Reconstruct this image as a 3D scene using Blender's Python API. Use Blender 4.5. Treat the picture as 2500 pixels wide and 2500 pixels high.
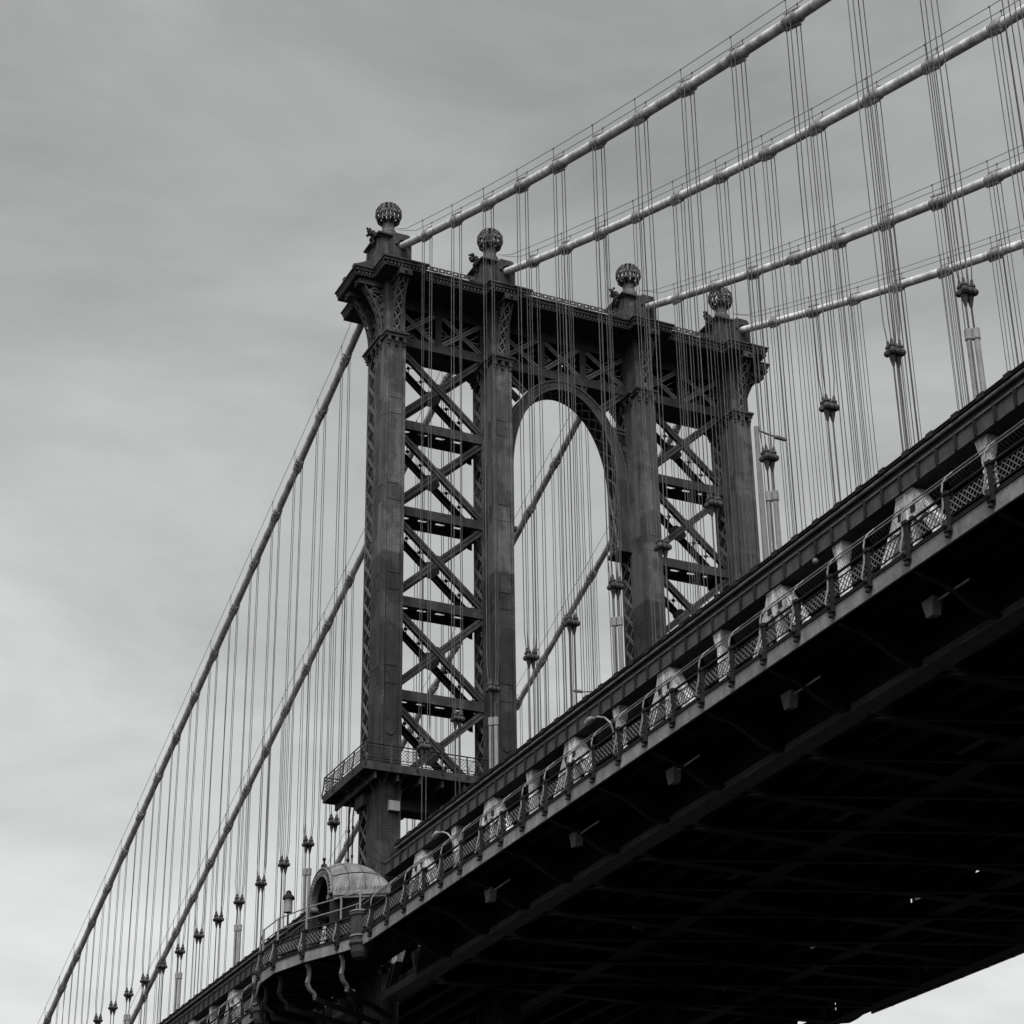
import bpy, math, random
from mathutils import Vector, Matrix
random.seed(7)
R = math.radians
for o in list(bpy.data.objects): bpy.data.objects.remove(o)
scene = bpy.context.scene
COL = scene.collection

# ---------------------------------------------------------------- camera
cam_d = bpy.data.cameras.new('camera'); cam = bpy.data.objects.new('camera', cam_d); COL.objects.link(cam)
YAW, PITCH, ROLL = 0.44403, 0.47107, -0.01484
cam_d.sensor_fit = 'HORIZONTAL'; cam_d.sensor_width = 36.0; cam_d.lens = 5160.88 / 2500 * 36
cam_d.clip_start = 0.5; cam_d.clip_end = 9000
fw = Vector((math.sin(YAW)*math.cos(PITCH), math.cos(YAW)*math.cos(PITCH), math.sin(PITCH)))
rt = Vector((math.cos(YAW), -math.sin(YAW), 0)); up = rt.cross(fw)
r2 = rt*math.cos(ROLL) + up*math.sin(ROLL); u2 = -rt*math.sin(ROLL) + up*math.cos(ROLL)
M = Matrix((r2, u2, -fw)).transposed().to_4x4(); M.translation = Vector((-63.899, -124.779, 2.0))
cam.matrix_world = M
scene.camera = cam

# ---------------------------------------------------------------- sky and sun (overcast)
SUN_EL, SUN_AZ = R(58), R(210)          # azimuth measured from +y towards +x
world = bpy.data.worlds.new('World'); scene.world = world; world.use_nodes = True
nt = world.node_tree; nt.nodes.clear()
def N(tree, kind, **kw):
    n = tree.nodes.new(kind)
    for k, v in kw.items(): setattr(n, k, v)
    return n
sky = N(nt, 'ShaderNodeTexSky', sky_type='NISHITA', sun_disc=False, sun_elevation=SUN_EL, sun_rotation=SUN_AZ,
        air_density=1.0, dust_density=6.0, ozone_density=1.0)
bw = N(nt, 'ShaderNodeRGBToBW'); nt.links.new(sky.outputs[0], bw.inputs[0])
tc = N(nt, 'ShaderNodeTexCoord'); mp = N(nt, 'ShaderNodeMapping'); mp.inputs['Scale'].default_value = (1.0, 1.0, 2.6)
mp.inputs['Rotation'].default_value = (0.2, 0.35, 0.6)
nt.links.new(tc.outputs['Generated'], mp.inputs[0])
n1 = N(nt, 'ShaderNodeTexNoise'); n1.inputs['Scale'].default_value = 3.6; n1.inputs['Detail'].default_value = 9; n1.inputs['Roughness'].default_value = 0.56; n1.inputs['Distortion'].default_value = 0.4
nt.links.new(mp.outputs[0], n1.inputs['Vector'])
cr = N(nt, 'ShaderNodeMapRange'); cr.inputs[1].default_value = 0.3; cr.inputs[2].default_value = 0.72; cr.inputs[3].default_value = 0.70; cr.inputs[4].default_value = 1.24
nt.links.new(n1.outputs['Fac'], cr.inputs[0])
# cloud deck: even grey layer mixed with the clear-sky luminance, broken by soft cloud
mixl = N(nt, 'ShaderNodeMath', operation='MULTIPLY'); nt.links.new(bw.outputs[0], mixl.inputs[0]); nt.links.new(cr.outputs[0], mixl.inputs[1])
sepz = N(nt, 'ShaderNodeSeparateXYZ'); nt.links.new(tc.outputs['Generated'], sepz.inputs[0])
elev = N(nt, 'ShaderNodeMapRange'); elev.inputs[1].default_value = 0.18; elev.inputs[2].default_value = 0.80; elev.inputs[3].default_value = 0.97; elev.inputs[4].default_value = 0.66
nt.links.new(sepz.outputs[2], elev.inputs[0])
mixe = N(nt, 'ShaderNodeMath', operation='MULTIPLY'); nt.links.new(mixl.outputs[0], mixe.inputs[0]); nt.links.new(elev.outputs[0], mixe.inputs[1]); mixl = mixe
tint = N(nt, 'ShaderNodeMix', data_type='RGBA', blend_type='MULTIPLY'); tint.inputs[0].default_value = 1.0
nt.links.new(mixl.outputs[0], tint.inputs[6]); tint.inputs[7].default_value = (0.985, 1.0, 1.008, 1)
bg = N(nt, 'ShaderNodeBackground'); bg.inputs['Strength'].default_value = 0.15
nt.links.new(tint.outputs[2], bg.inputs['Color'])
wo = N(nt, 'ShaderNodeOutputWorld'); nt.links.new(bg.outputs[0], wo.inputs[0])

sd = bpy.data.lights.new('sun', 'SUN'); sd.energy = 1.0; sd.angle = R(30); sd.color = (1.0, 0.985, 0.965)
sun = bpy.data.objects.new('sun', sd); COL.objects.link(sun)
sdir = Vector((math.sin(SUN_AZ)*math.cos(SUN_EL), math.cos(SUN_AZ)*math.cos(SUN_EL), math.sin(SUN_EL)))
sun.rotation_euler = (-sdir).to_track_quat('-Z', 'Y').to_euler(); sun.location = (-80, -80, 160)
vs = scene.view_settings; vs.view_transform = 'Standard'; vs.look = 'None'; vs.exposure = 1.3; vs.gamma = 1.0; vs.use_curve_mapping = False
scene.render.resolution_x = 1024; scene.render.resolution_y = 1024

# ---------------------------------------------------------------- materials
def mat(name, col, rough=0.65, var=0.25, scale=1.2, streak=0.25, rivet=0.0, col2=None, zsplit=None, spec=0.08, bump=0.15, fine=0.15, patch=None, rnd=0.12):
    m = bpy.data.materials.new(name); m.use_nodes = True; t = m.node_tree; t.nodes.clear()
    L = t.links.new
    out = N(t, 'ShaderNodeOutputMaterial'); b = N(t, 'ShaderNodeBsdfPrincipled'); L(b.outputs[0], out.inputs[0])
    b.inputs['Roughness'].default_value = rough
    b.inputs['Specular IOR Level'].default_value = spec
    geo = N(t, 'ShaderNodeNewGeometry')
    def noise(sc, det=5, rgh=0.6, scl=(1, 1, 1)):
        mp = N(t, 'ShaderNodeMapping'); mp.inputs['Scale'].default_value = scl; L(geo.outputs['Position'], mp.inputs[0])
        n = N(t, 'ShaderNodeTexNoise'); n.inputs['Scale'].default_value = sc; n.inputs['Detail'].default_value = det; n.inputs['Roughness'].default_value = rgh
        L(mp.outputs[0], n.inputs['Vector']); return n.outputs['Fac']
    def rng(s, a, c, lo=0.3, hi=0.7):
        r = N(t, 'ShaderNodeMapRange'); r.inputs[1].default_value = lo; r.inputs[2].default_value = hi; r.inputs[3].default_value = a; r.inputs[4].default_value = c
        L(s, r.inputs[0]); return r.outputs[0]
    def mul(a, c):
        r = N(t, 'ShaderNodeMath', operation='MULTIPLY'); L(a, r.inputs[0]); L(c, r.inputs[1]); return r.outputs[0]
    f = rng(noise(scale), 1-var, 1+var)
    if streak: f = mul(f, rng(noise(2.2, 4, 0.6, (1, 1, 0.09)), 1-streak, 1+streak*0.6))
    if fine: f = mul(f, rng(noise(9.0, 3, 0.7), 1-fine, 1+fine))
    if patch: f = mul(f, rng(noise(0.45, 3, 0.55, (1, 1, 0.7)), patch, 1.08, 0.5, 0.54))
    oi = N(t, 'ShaderNodeObjectInfo'); f = mul(f, rng(oi.outputs['Random'], 1-rnd, 1+rnd, 0, 1))
    base = N(t, 'ShaderNodeRGB'); base.outputs[0].default_value = (col*1.0, col*1.0, col*1.015, 1); src = base.outputs[0]
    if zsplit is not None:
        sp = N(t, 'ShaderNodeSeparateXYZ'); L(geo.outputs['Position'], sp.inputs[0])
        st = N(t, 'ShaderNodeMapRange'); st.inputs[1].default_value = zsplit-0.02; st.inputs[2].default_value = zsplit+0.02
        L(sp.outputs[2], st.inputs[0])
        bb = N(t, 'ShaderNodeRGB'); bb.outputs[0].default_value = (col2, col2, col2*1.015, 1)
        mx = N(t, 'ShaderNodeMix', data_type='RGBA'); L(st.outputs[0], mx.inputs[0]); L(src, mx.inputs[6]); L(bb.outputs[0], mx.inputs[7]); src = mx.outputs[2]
    h = noise(14.0, 3, 0.6)
    if rivet:
        sc = N(t, 'ShaderNodeVectorMath', operation='SCALE'); sc.inputs['Scale'].default_value = 1/0.19; L(geo.outputs['Position'], sc.inputs[0])
        fr = N(t, 'ShaderNodeVectorMath', operation='FRACTION'); L(sc.outputs[0], fr.inputs[0])
        sb = N(t, 'ShaderNodeVectorMath', operation='SUBTRACT'); sb.inputs[1].default_value = (0.5, 0.5, 0.5); L(fr.outputs[0], sb.inputs[0])
        sq = N(t, 'ShaderNodeVectorMath', operation='MULTIPLY'); L(sb.outputs[0], sq.inputs[0]); L(sb.outputs[0], sq.inputs[1])
        ab = N(t, 'ShaderNodeVectorMath', operation='ABSOLUTE'); L(geo.outputs['True Normal'], ab.inputs[0])
        on = N(t, 'ShaderNodeVectorMath', operation='SUBTRACT'); on.inputs[0].default_value = (1, 1, 1); L(ab.outputs[0], on.inputs[1])
        dp = N(t, 'ShaderNodeVectorMath', operation='DOT_PRODUCT'); L(sq.outputs[0], dp.inputs[0]); L(on.outputs[0], dp.inputs[1])
        rv = N(t, 'ShaderNodeMapRange'); rv.inputs[1].default_value = 0.03; rv.inputs[2].default_value = 0.055; rv.inputs[3].default_value = 1.0; rv.inputs[4].default_value = 0.0
        L(dp.outputs['Value'], rv.inputs[0])
        f = mul(f, rng(rv.outputs[0], 1.0, 1-rivet, 0, 1))
        ad = N(t, 'ShaderNodeMath', operation='ADD'); L(h, ad.inputs[0]); L(rv.outputs[0], ad.inputs[1]); h = ad.outputs[0]
    mx = N(t, 'ShaderNodeVectorMath', operation='SCALE'); L(src, mx.inputs[0]); L(f, mx.inputs['Scale'])
    L(mx.outputs[0], b.inputs['Base Color'])
    if bump:
        bp = N(t, 'ShaderNodeBump'); bp.inputs['Strength'].default_value = bump; bp.inputs['Distance'].default_value = 0.03; L(h, bp.inputs['Height']); L(bp.outputs[0], b.inputs['Normal'])
    return m
STEEL = mat('tower_paint', 0.034, rivet=0.6, col2=0.064, zsplit=66.35, var=0.22, streak=0.28, fine=0.35, bump=0.4, patch=0.7, rnd=0.16)
STEELP = mat('plain_steel_paint', 0.037, var=0.25, streak=0.28, fine=0.3, rivet=0.25, patch=0.78)
LACE = mat('lacing_paint', 0.095, var=0.25, streak=0.1)
STEELS = mat('side_plate_paint', 0.034, rivet=0.3, col2=0.08, zsplit=66.35, var=0.12, streak=0.15)
CONS = mat('console_paint', 0.05, var=0.25, streak=0.25, rivet=0.3)
IRON = mat('dark_iron', 0.014, var=0.3)
GLOBE = mat('weathered_copper', 0.055, var=0.5, scale=4.0)
CABLE = mat('cable_wrap_paint', 0.42, rough=0.85, var=0.3, scale=0.9, streak=0.4, fine=0.3, bump=0.3)
BANDM = mat('cable_band_paint', 0.22, var=0.35, scale=4)
ROPE = mat('wire_rope', 0.055, var=0.3, streak=0, rnd=0.4)
SOCK = mat('socket_steel', 0.04, var=0.4, scale=3)
SLEEVE = mat('white_sleeve', 0.17, var=0.1, streak=0.25)
TRUSS = mat('truss_paint_shaded_low', 0.007, col2=0.42, zsplit=37.0, var=0.35, scale=1.6, streak=0.55, fine=0.4, rnd=0.15)  # pale paint above; near-black below is walkway shade put into the colour
FLOOD = mat('floodlight_grey', 0.09, var=0.3)
FASC = mat('grey_fascia', 0.14, var=0.25, streak=0.25, fine=0.25, rnd=0.1)
CHORD = mat('bottom_chord_paint', 0.04, var=0.2)
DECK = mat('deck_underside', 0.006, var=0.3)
RAIL = mat('railing_iron', 0.014, var=0.3)
SCROLL = mat('pale_rail_bracket', 0.15, var=0.25)
MESH = mat('fence_wire', 0.016, var=0.2, streak=0)
GALV = mat('galvanised_post', 0.15, var=0.15)
STONE = mat('pavilion_sheet', 0.12, var=0.3, scale=1.5, streak=0.4, fine=0.25, rnd=0.2)
ASPH = mat('asphalt', 0.012, var=0.2, streak=0)
MASON = mat('granite', 0.2, var=0.3, scale=0.6)
BOXM = mat('equipment_grey', 0.2, var=0.1)
WATER = mat('river_water', 0.008, rough=0.15, var=0.1, streak=0, fine=0, spec=0.4, bump=0.4)
SOIL = mat('shore_ground', 0.025, var=0.3, streak=0)

# ---------------------------------------------------------------- mesh helpers
class MB:
    def __init__(s): s.v = []; s.f = []
    def add(s, vs, fs):
        k = len(s.v); s.v += [tuple(v) for v in vs]; s.f += [tuple(i+k for i in f) for f in fs]; return s
    def box(s, x0, x1, y0, y1, z0, z1):
        return s.add([(x0,y0,z0),(x1,y0,z0),(x1,y1,z0),(x0,y1,z0),(x0,y0,z1),(x1,y0,z1),(x1,y1,z1),(x0,y1,z1)],
                     [(0,3,2,1),(4,5,6,7),(0,1,5,4),(1,2,6,5),(2,3,7,6),(3,0,4,7)])
    def beam(s, p, q, w, h, upv=(0, 0, 1)):
        p = Vector(p); q = Vector(q); d = (q-p).normalized(); u = Vector(upv)
        sd = d.cross(u)
        if sd.length < 1e-5: sd = d.cross(Vector((0, 1, 0)))
        sd.normalize(); u = sd.cross(d).normalized(); a = sd*w/2; b = u*h/2
        return s.add([p-a-b, p+a-b, p+a+b, p-a+b, q-a-b, q+a-b, q+a+b, q-a+b],
                     [(0,1,2,3),(7,6,5,4),(4,5,1,0),(5,6,2,1),(6,7,3,2),(7,4,0,3)])
    def tube(s, pts, r, n=8, caps=True):
        pts = [Vector(p) for p in pts]; k = len(s.v)
        rr = r if isinstance(r, (list, tuple)) else [r]*len(pts)
        prev = None
        for i, p in enumerate(pts):
            d = (pts[min(i+1, len(pts)-1)] - pts[max(i-1, 0)]).normalized()
            u = prev if prev is not None else (Vector((0, 0, 1)) if abs(d.z) < 0.9 else Vector((1, 0, 0)))
            a = d.cross(u).normalized(); u = a.cross(d).normalized(); prev = u
            for j in range(n):
                t = 2*math.pi*j/n; s.v.append(tuple(p + (a*math.cos(t) + u*math.sin(t))*rr[i]))
        for i in range(len(pts)-1):
            for j in range(n):
                s.f.append((k+i*n+j, k+(i+1)*n+j, k+(i+1)*n+(j+1) % n, k+i*n+(j+1) % n))
        if caps:
            s.f.append(tuple(k+j for j in range(n))); e = k+(len(pts)-1)*n
            s.f.append(tuple(e+j for j in reversed(range(n))))
        return s
    def prism(s, poly, fn0, fn1):
        n = len(poly); k = len(s.v)
        s.v += [tuple(fn0(*q)) for q in poly] + [tuple(fn1(*q)) for q in poly]
        s.f.append(tuple(k+i for i in reversed(range(n)))); s.f.append(tuple(k+n+i for i in range(n)))
        for i in range(n): j = (i+1) % n; s.f.append((k+i, k+j, k+n+j, k+n+i))
        return s
    def ext_z(s, poly, z0, z1): return s.prism(poly, lambda x, y: (x, y, z0), lambda x, y: (x, y, z1))
    def ext_y(s, poly, y0, y1): return s.prism(poly, lambda x, z: (x, y1, z), lambda x, z: (x, y0, z))
    def ext_x(s, poly, x0, x1): return s.prism(poly, lambda y, z: (x0, y, z), lambda y, z: (x1, y, z))
    def lathe(s, prof, c, n=24, a0=0, a1=2*math.pi):
        full = abs(a1-a0-2*math.pi) < 1e-6; m = n if full else n+1; k = len(s.v)
        for r, z in prof:
            for j in range(m):
                t = a0+(a1-a0)*j/n; s.v.append((c[0]+r*math.cos(t), c[1]+r*math.sin(t), c[2]+z))
        for i in range(len(prof)-1):
            for j in range(n):
                j2 = (j+1) % m; s.f.append((k+i*m+j, k+i*m+j2, k+(i+1)*m+j2, k+(i+1)*m+j))
        return s
    def blob(s, c, r, n=6, sq=(1, 1, 1)):
        prof = [(r*math.sin(math.pi*i/n), -r*math.cos(math.pi*i/n)) for i in range(n+1)]
        k = len(s.v); s.lathe(prof, (0, 0, 0), 8)
        for i in range(k, len(s.v)): v = s.v[i]; s.v[i] = (c[0]+v[0]*sq[0], c[1]+v[1]*sq[1], c[2]+v[2]*sq[2])
        return s
    def mesh(s, name, m, smooth=False):
        me = bpy.data.meshes.new(name); me.from_pydata(s.v, [], s.f); me.update()
        import bmesh
        b = bmesh.new(); b.from_mesh(me); bmesh.ops.recalc_face_normals(b, faces=b.faces); b.to_mesh(me); b.free()
        me.materials.append(m)
        if smooth:
            for p in me.polygons: p.use_smooth = True
        return me
def put(name, me, parent=None, loc=None, rot=None, scale=None):
    o = bpy.data.objects.new(name, me); COL.objects.link(o)
    if loc is not None: o.location = loc
    if rot is not None: o.rotation_euler = rot
    if scale is not None: o.scale = scale
    if parent is not None:
        o.parent = parent; o.matrix_parent_inverse = WORLDM[parent.name].inverted()
    WORLDM[o.name] = Matrix.LocRotScale(o.location, o.rotation_euler, o.scale)
    return o
WORLDM = {}
def obj(name, mb, m, parent=None, smooth=False, kind=None):
    o = put(name, mb.mesh(name, m, smooth), parent)
    if kind: o['kind'] = kind
    return o
def tag(o, label, cat, group=None, kind=None):
    o['label'] = label; o['category'] = cat
    if group: o['group'] = group
    if kind: o['kind'] = kind
    return o
def thing(name, loc, label, cat, group=None):
    return tag(put(name, None, None, loc), label, cat, group)

X = (-14.63, -6.1, 6.1, 14.63)
CY = 0.5                                   # tower centre line along the bridge

# ---------------------------------------------------------------- setting: water and shore
w = MB().box(-4000, 4000, -95, 4000, -3.0, -2.0); o = obj('river', w, WATER); o['kind'] = 'structure'
g = MB().box(-4000, 4000, -4000, -95, -3.0, 0.35); o = obj('ground', g, SOIL); o['kind'] = 'structure'

# ================================================================= THE TOWER
tower = thing('bridge_tower', (0, CY, -2.0), 'dark riveted steel bridge tower with four legs, pointed arch and globe finials', 'bridge tower')
obj('pier', MB().box(-21, 21, -6, 7, -2.5, 9.0), MASON, tower)
HW, YF, YM, YB = 0.76, -1.85, 0.10, 1.60    # leg half width, front, rear of solid box, rear of laced part
Z0, ZT = 9.0, 88.75
H = 7.08; LV = [85.35 - H*k for k in range(6)]     # strut tops: 85.35 78.27 71.19 64.11 57.03 49.95
bar_len = 1.9
lace_me = {}
def lace_mesh():
    mb = MB(); P = 1.47
    a = Vector((0, YM+0.12, -P/2)); b = Vector((0, YB-0.02, P/2))
    mb.beam(a, b, 0.035, 0.11, (1, 0, 0)) if False else None
    d = (b-a).normalized(); n = Vector((1, 0, 0)).cross(d)
    for sft in (-0.075, 0.075):
        mb.beam(a+n*sft, b+n*sft, 0.07, 0.03, (1, 0, 0))
    return mb.mesh('lacing_bar', LACE)
LB1 = lace_mesh()
def lace2():
    mb = MB(); P = 1.47
    mb.beam((0, YM+0.12, P/2), (0, YB-0.02, -P/2), 0.11, 0.03, (1, 0, 0)); return mb.mesh('lacing_bar', LACE)
LB2 = lace2()
joints = [Z0, 22.9, 29.85, 36.8, 43.8, 50.8, 57.75, 64.72, 71.7, 78.68, 83.5]
for i, x in enumerate(X):
    mb = MB().ext_z([(x-0.72, YF), (x+0.72, YF), (x+HW, YF+0.06), (x+HW, YM), (x-HW, YM), (x-HW, YF+0.06)], Z0, ZT)
    leg = obj('leg', mb, STEEL, tower)
    # rear laced half: web, rear flange, edge strips
    obj('web', MB().box(x+0.5, x+0.62, YM+0.004, YB-0.004, Z0, ZT-0.01), IRON, leg)  # dark colour deepens the shade inside the leg behind the lacing
    fr = MB().box(x-HW, x+HW, YB, YB+0.14, Z0, ZT)
    obj('flange', fr, STEEL, leg)
    eg = MB()
    for sx in (-1, 1):
        eg.box(x+sx*HW-0.03, x+sx*HW+0.03, YM+0.003, YM+0.16, Z0, ZT-0.1)
        eg.box(x+sx*HW-0.03, x+sx*HW+0.03, YB-0.14, YB-0.003, Z0, ZT-0.1)
        eg.box(x+sx*0.66-0.1, x+sx*0.66+0.1, YF-0.1, YF-0.002, Z0, 83.4)
        eg.box(x+sx*(HW+0.035)-0.033, x+sx*(HW+0.035)+0.033, YF+0.07, YF+0.24, Z0, 83.4)
        eg.box(x+sx*(HW+0.02)-0.018, x+sx*(HW+0.02)+0.018, YM-0.2, YM-0.02, Z0, 83.4)
    obj('edge_angle', eg, STEEL, leg)
    for a, b in zip(joints[:-1], joints[1:]):
        obj('face_plate', MB().box(x-0.5, x+0.5, YF-0.03, YF-0.003, a+0.06, b-0.06), STEEL, leg)
        obj('web_plate', MB().box(x-HW-0.022, x-HW-0.002, YF+0.27, YF+0.95, a+0.05, b-0.05), STEELS, leg); obj('web_plate', MB().box(x-HW-0.018, x-HW-0.002, YF+0.98, YM-0.23, a+0.05, b-0.05), STEEL, leg)
        if b < 83: obj('splice_plate', MB().box(x-0.47, x+0.47, YF-0.06, YF-0.031, b-1.25, b-0.08), STEEL, leg); obj('splice_plate', MB().box(x-HW-0.045, x-HW-0.023, YF+0.3, YF+0.92, b-1.25, b-0.08), STEEL, leg)
        obj('web_plate', MB().box(x+HW+0.002, x+HW+0.022, YF+0.27, YM-0.23, a+0.05, b-0.05), STEEL, leg)
    for zc in (53.3,):
        obj('round_cover', MB().ext_y([(x-0.02+0.36*math.cos(t*math.pi/12), zc+0.5*math.sin(t*math.pi/12)) for t in range(24)], YF-0.09, YF-0.027), STEEL, leg)
    z = ZT-0.9
    while z > 40:
        put('lacing_bar', LB1, leg, (x-HW-0.005, 0, z)); put('lacing_bar', LB2, leg, (x-HW+0.035, 0, z)); z -= 1.47
    far = MB(); z = ZT-0.9
    while z > 10:
        far.beam((x+HW, YM+0.12, z-0.73), (x+HW, YB-0.02, z+0.73), 0.1, 0.03, (1, 0, 0)); far.beam((x+HW-0.04, YM+0.12, z+0.73), (x+HW-0.04, YB-0.02, z-0.73), 0.1, 0.03, (1, 0, 0))
        if z < 40:
            far.beam((x-HW, YM+0.12, z-0.73), (x-HW, YB-0.02, z+0.73), 0.1, 0.03, (1, 0, 0)); far.beam((x-HW+0.04, YM+0.12, z+0.73), (x-HW+0.04, YB-0.02, z-0.73), 0.1, 0.03, (1, 0, 0))
        z -= 1.47
    obj('lacing', far, STEELP, leg, kind='stuff')
    # ledge (necking cornice) round the leg with blocks under it
    z0 = 83.55
    led = MB()
    led.ext_z([(x-0.95, YF-0.42), (x+0.95, YF-0.42), (x+0.95, YF+0.35), (x+1.12, YF+0.52), (x+1.12, YB+0.5), (x-1.12, YB+0.5), (x-1.12, YF+0.52), (x-0.95, YF+0.35)], z0+0.45, z0+0.62)
    led.ext_z([(x-0.88, YF-0.3), (x+0.88, YF-0.3), (x+0.88, YF+0.4), (x+1.0, YF+0.55), (x+1.0, YB+0.4), (x-1.0, YB+0.4), (x-1.0, YF+0.55), (x-0.88, YF+0.4)], z0+0.2, z0+0.45)
    le = obj('leg_ledge', led, STEELP, leg)
    for bx in (-0.62, -0.0, 0.62):
        bk = MB().box(x+bx-0.13, x+bx+0.13, YF-0.28, YF-0.04, z0-0.2, z0+0.2); bk.box(x+bx-0.1, x+bx+0.1, YF-0.2, YF-0.04, z0-0.45, z0-0.2)
        obj('ledge_block', bk, STEELP, leg)
    for by in (YF+0.8, YF+1.6, YF+2.4, YB):
        bk = MB().box(x-1.0, x-HW-0.06, by-0.13, by+0.13, z0-0.2, z0+0.2); bk.box(x-0.92, x-HW-0.06, by-0.1, by+0.1, z0-0.45, z0-0.2)
        obj('ledge_block', bk, STEELP, leg)

# ---- struts, cross braces in the two side bays
def strut(x0, x1, zt):
    mb = MB().box(x0, x1, YM-0.02, YM+0.04, zt-0.72, zt)                     # front face plate
    mb.box(x0, x1, YM+0.04, YM+0.36, zt-0.06, zt); mb.box(x0, x1, YM+0.04, YM+0.36, zt-0.72, zt-0.66)
    s = obj('strut', mb, STEELP, tower)
    rb = MB().box(x0-0.3, x1+0.3, YB+0.143, YB+0.5, zt-0.74, zt-0.44)
    obj('channel_beam', rb, STEELP, s)
    so = MB().box(x0, x1, YM+0.72, YB+0.138, zt-0.70, zt-0.64)
    L = x1-x0; n = 5
    for k in range(n):
        a = x0+L*k/n; so.box(a+0.02, a+L/n*0.5, YM+0.362, YM+0.718, zt-0.70, zt-0.64)
    for k in range(n+1):
        xx = min(max(x0+L*k/n, x0+0.06), x1-0.06)
        so.box(xx-0.04, xx+0.04, YM+0.37, YB+0.13, zt-0.82, zt-0.70)
    for k in range(n):
        a = x0+L*k/n; b = a+L/n
        so.beam((a, YM+0.45, zt-0.75), (b, YB+0.1, zt-0.75), 0.08, 0.06); so.beam((b, YM+0.45, zt-0.76), (a, YB+0.1, zt-0.76), 0.08, 0.06)
    obj('soffit_plate', so, STEELP, s)
    return s
def brace(p, q, ya, yb, rear=False):
    (x0, z0), (x1, z1) = p, q
    d = Vector((x1-x0, 0, z1-z0)); d.normalize(); n = Vector((-d.z, 0, d.x))
    mb = MB()
    P = Vector((x0, 0, z0)); Q = Vector((x1, 0, z1))
    ym = (ya+yb)/2; th = yb-ya
    if rear:
        mb.beam(P+Vector((0, yb-0.03, 0)), Q+Vector((0, yb-0.03, 0)), 0.44, 0.05, (0, 1, 0))
        for s_ in (-1, 1): mb.beam(P+n*0.2*s_+Vector((0, ym-0.02, 0)), Q+n*0.2*s_+Vector((0, ym-0.02, 0)), 0.04, th, (0, 1, 0))
    else:
        for s_ in (-1, 1):
            mb.beam(P+n*0.135*s_+Vector((0, ya+0.03, 0)), Q+n*0.135*s_+Vector((0, ya+0.03, 0)), 0.2, 0.06, (0, 1, 0))
            mb.beam(P+n*0.215*s_+Vector((0, ya+0.19, 0)), Q+n*0.215*s_+Vector((0, ya+0.19, 0)), 0.05, 0.26, (0, 1, 0))
        mb.beam(P+Vector((0, ya+0.12, 0)), Q+Vector((0, ya+0.12, 0)), 0.42, 0.05, (0, 1, 0))
    return mb
def gusset(x, z, y0, y1, r=0.62):
    pts = []
    for k in range(32):
        t = 2*math.pi*k/32; rr = r*(1.0+0.2*abs(math.cos(2*t))**1.5) ; pts.append((x+rr*math.cos(t)*1.0, z+rr*math.sin(t)*0.85))
    return MB().ext_y(pts, y0, y1)
for (xa, xb) in ((X[0], X[1]), (X[2], X[3])):
    x0, x1 = xa+HW, xb-HW
    for zt in LV[1:]: strut(x0, x1, zt)
    for k in range(5):
        zt, zb = LV[k]-0.74, LV[k+1]+0.02; xc, zc = (x0+x1)/2, (zt+zb)/2
        for (pa, pb) in (((x0-0.1, zt+0.1), (x1+0.1, zb-0.1)), ((x0-0.1, zb-0.1), (x1+0.1, zt+0.1))):
            flip = pa[1] < pb[1]; off = 0.065 if flip else 0.0
            br = obj('cross_brace', brace(pa, pb, YM+off, YM+0.3+off), STEELP, tower)
            obj('brace_channel', brace(pa, pb, YB+0.15+off, YB+0.48+off, True), IRON, br)  # dark colour adds to the shade inside the rear channels
            lc = MB(); A = Vector((pa[0], 0, pa[1])); B = Vector((pb[0], 0, pb[1])); D = B-A; nn = 7
            for j in range(nn):
                t0, t1 = (j+0.15)/nn, (j+0.85)/nn
                if 0.42 < (t0+t1)/2 < 0.58: continue
                a = A+D*t0; b = A+D*t1
                lc.beam((a.x, YM+0.32, a.z), (b.x, YB+0.16, b.z), 0.06, 0.04); lc.beam((b.x, YM+0.32, b.z), (a.x, YB+0.16, a.z), 0.06, 0.04)
                yq = (YM+YB)/2+0.24; m_ = (a+b)/2; lc.box(m_.x-0.1, m_.x+0.1, yq-0.1, yq+0.1, m_.z-0.09, m_.z+0.09)
            obj('brace_lacing', lc, IRON, br, kind='stuff')
        gs = obj('gusset_plate', gusset(xc, zc, YM+0.1, YM+0.118, 0.5), STEELP, tower)
        obj('gusset_plate', gusset(xc, zc, YB+0.1, YB+0.14, 0.66), IRON, gs)
        for sx in (x0, x1):
            dx = 1 if sx == x0 else -1
            for zz, dz in ((zt, -1), (zb, 1)):
                obj('corner_gusset', MB().ext_y([(sx, zz), (sx+dx*0.95, zz), (sx+dx*0.75, zz+dz*0.4), (sx+dx*0.3, zz+dz*0.75), (sx, zz+dz*0.8)], YB+0.42, YB+0.45), STEELP, tower)

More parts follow.
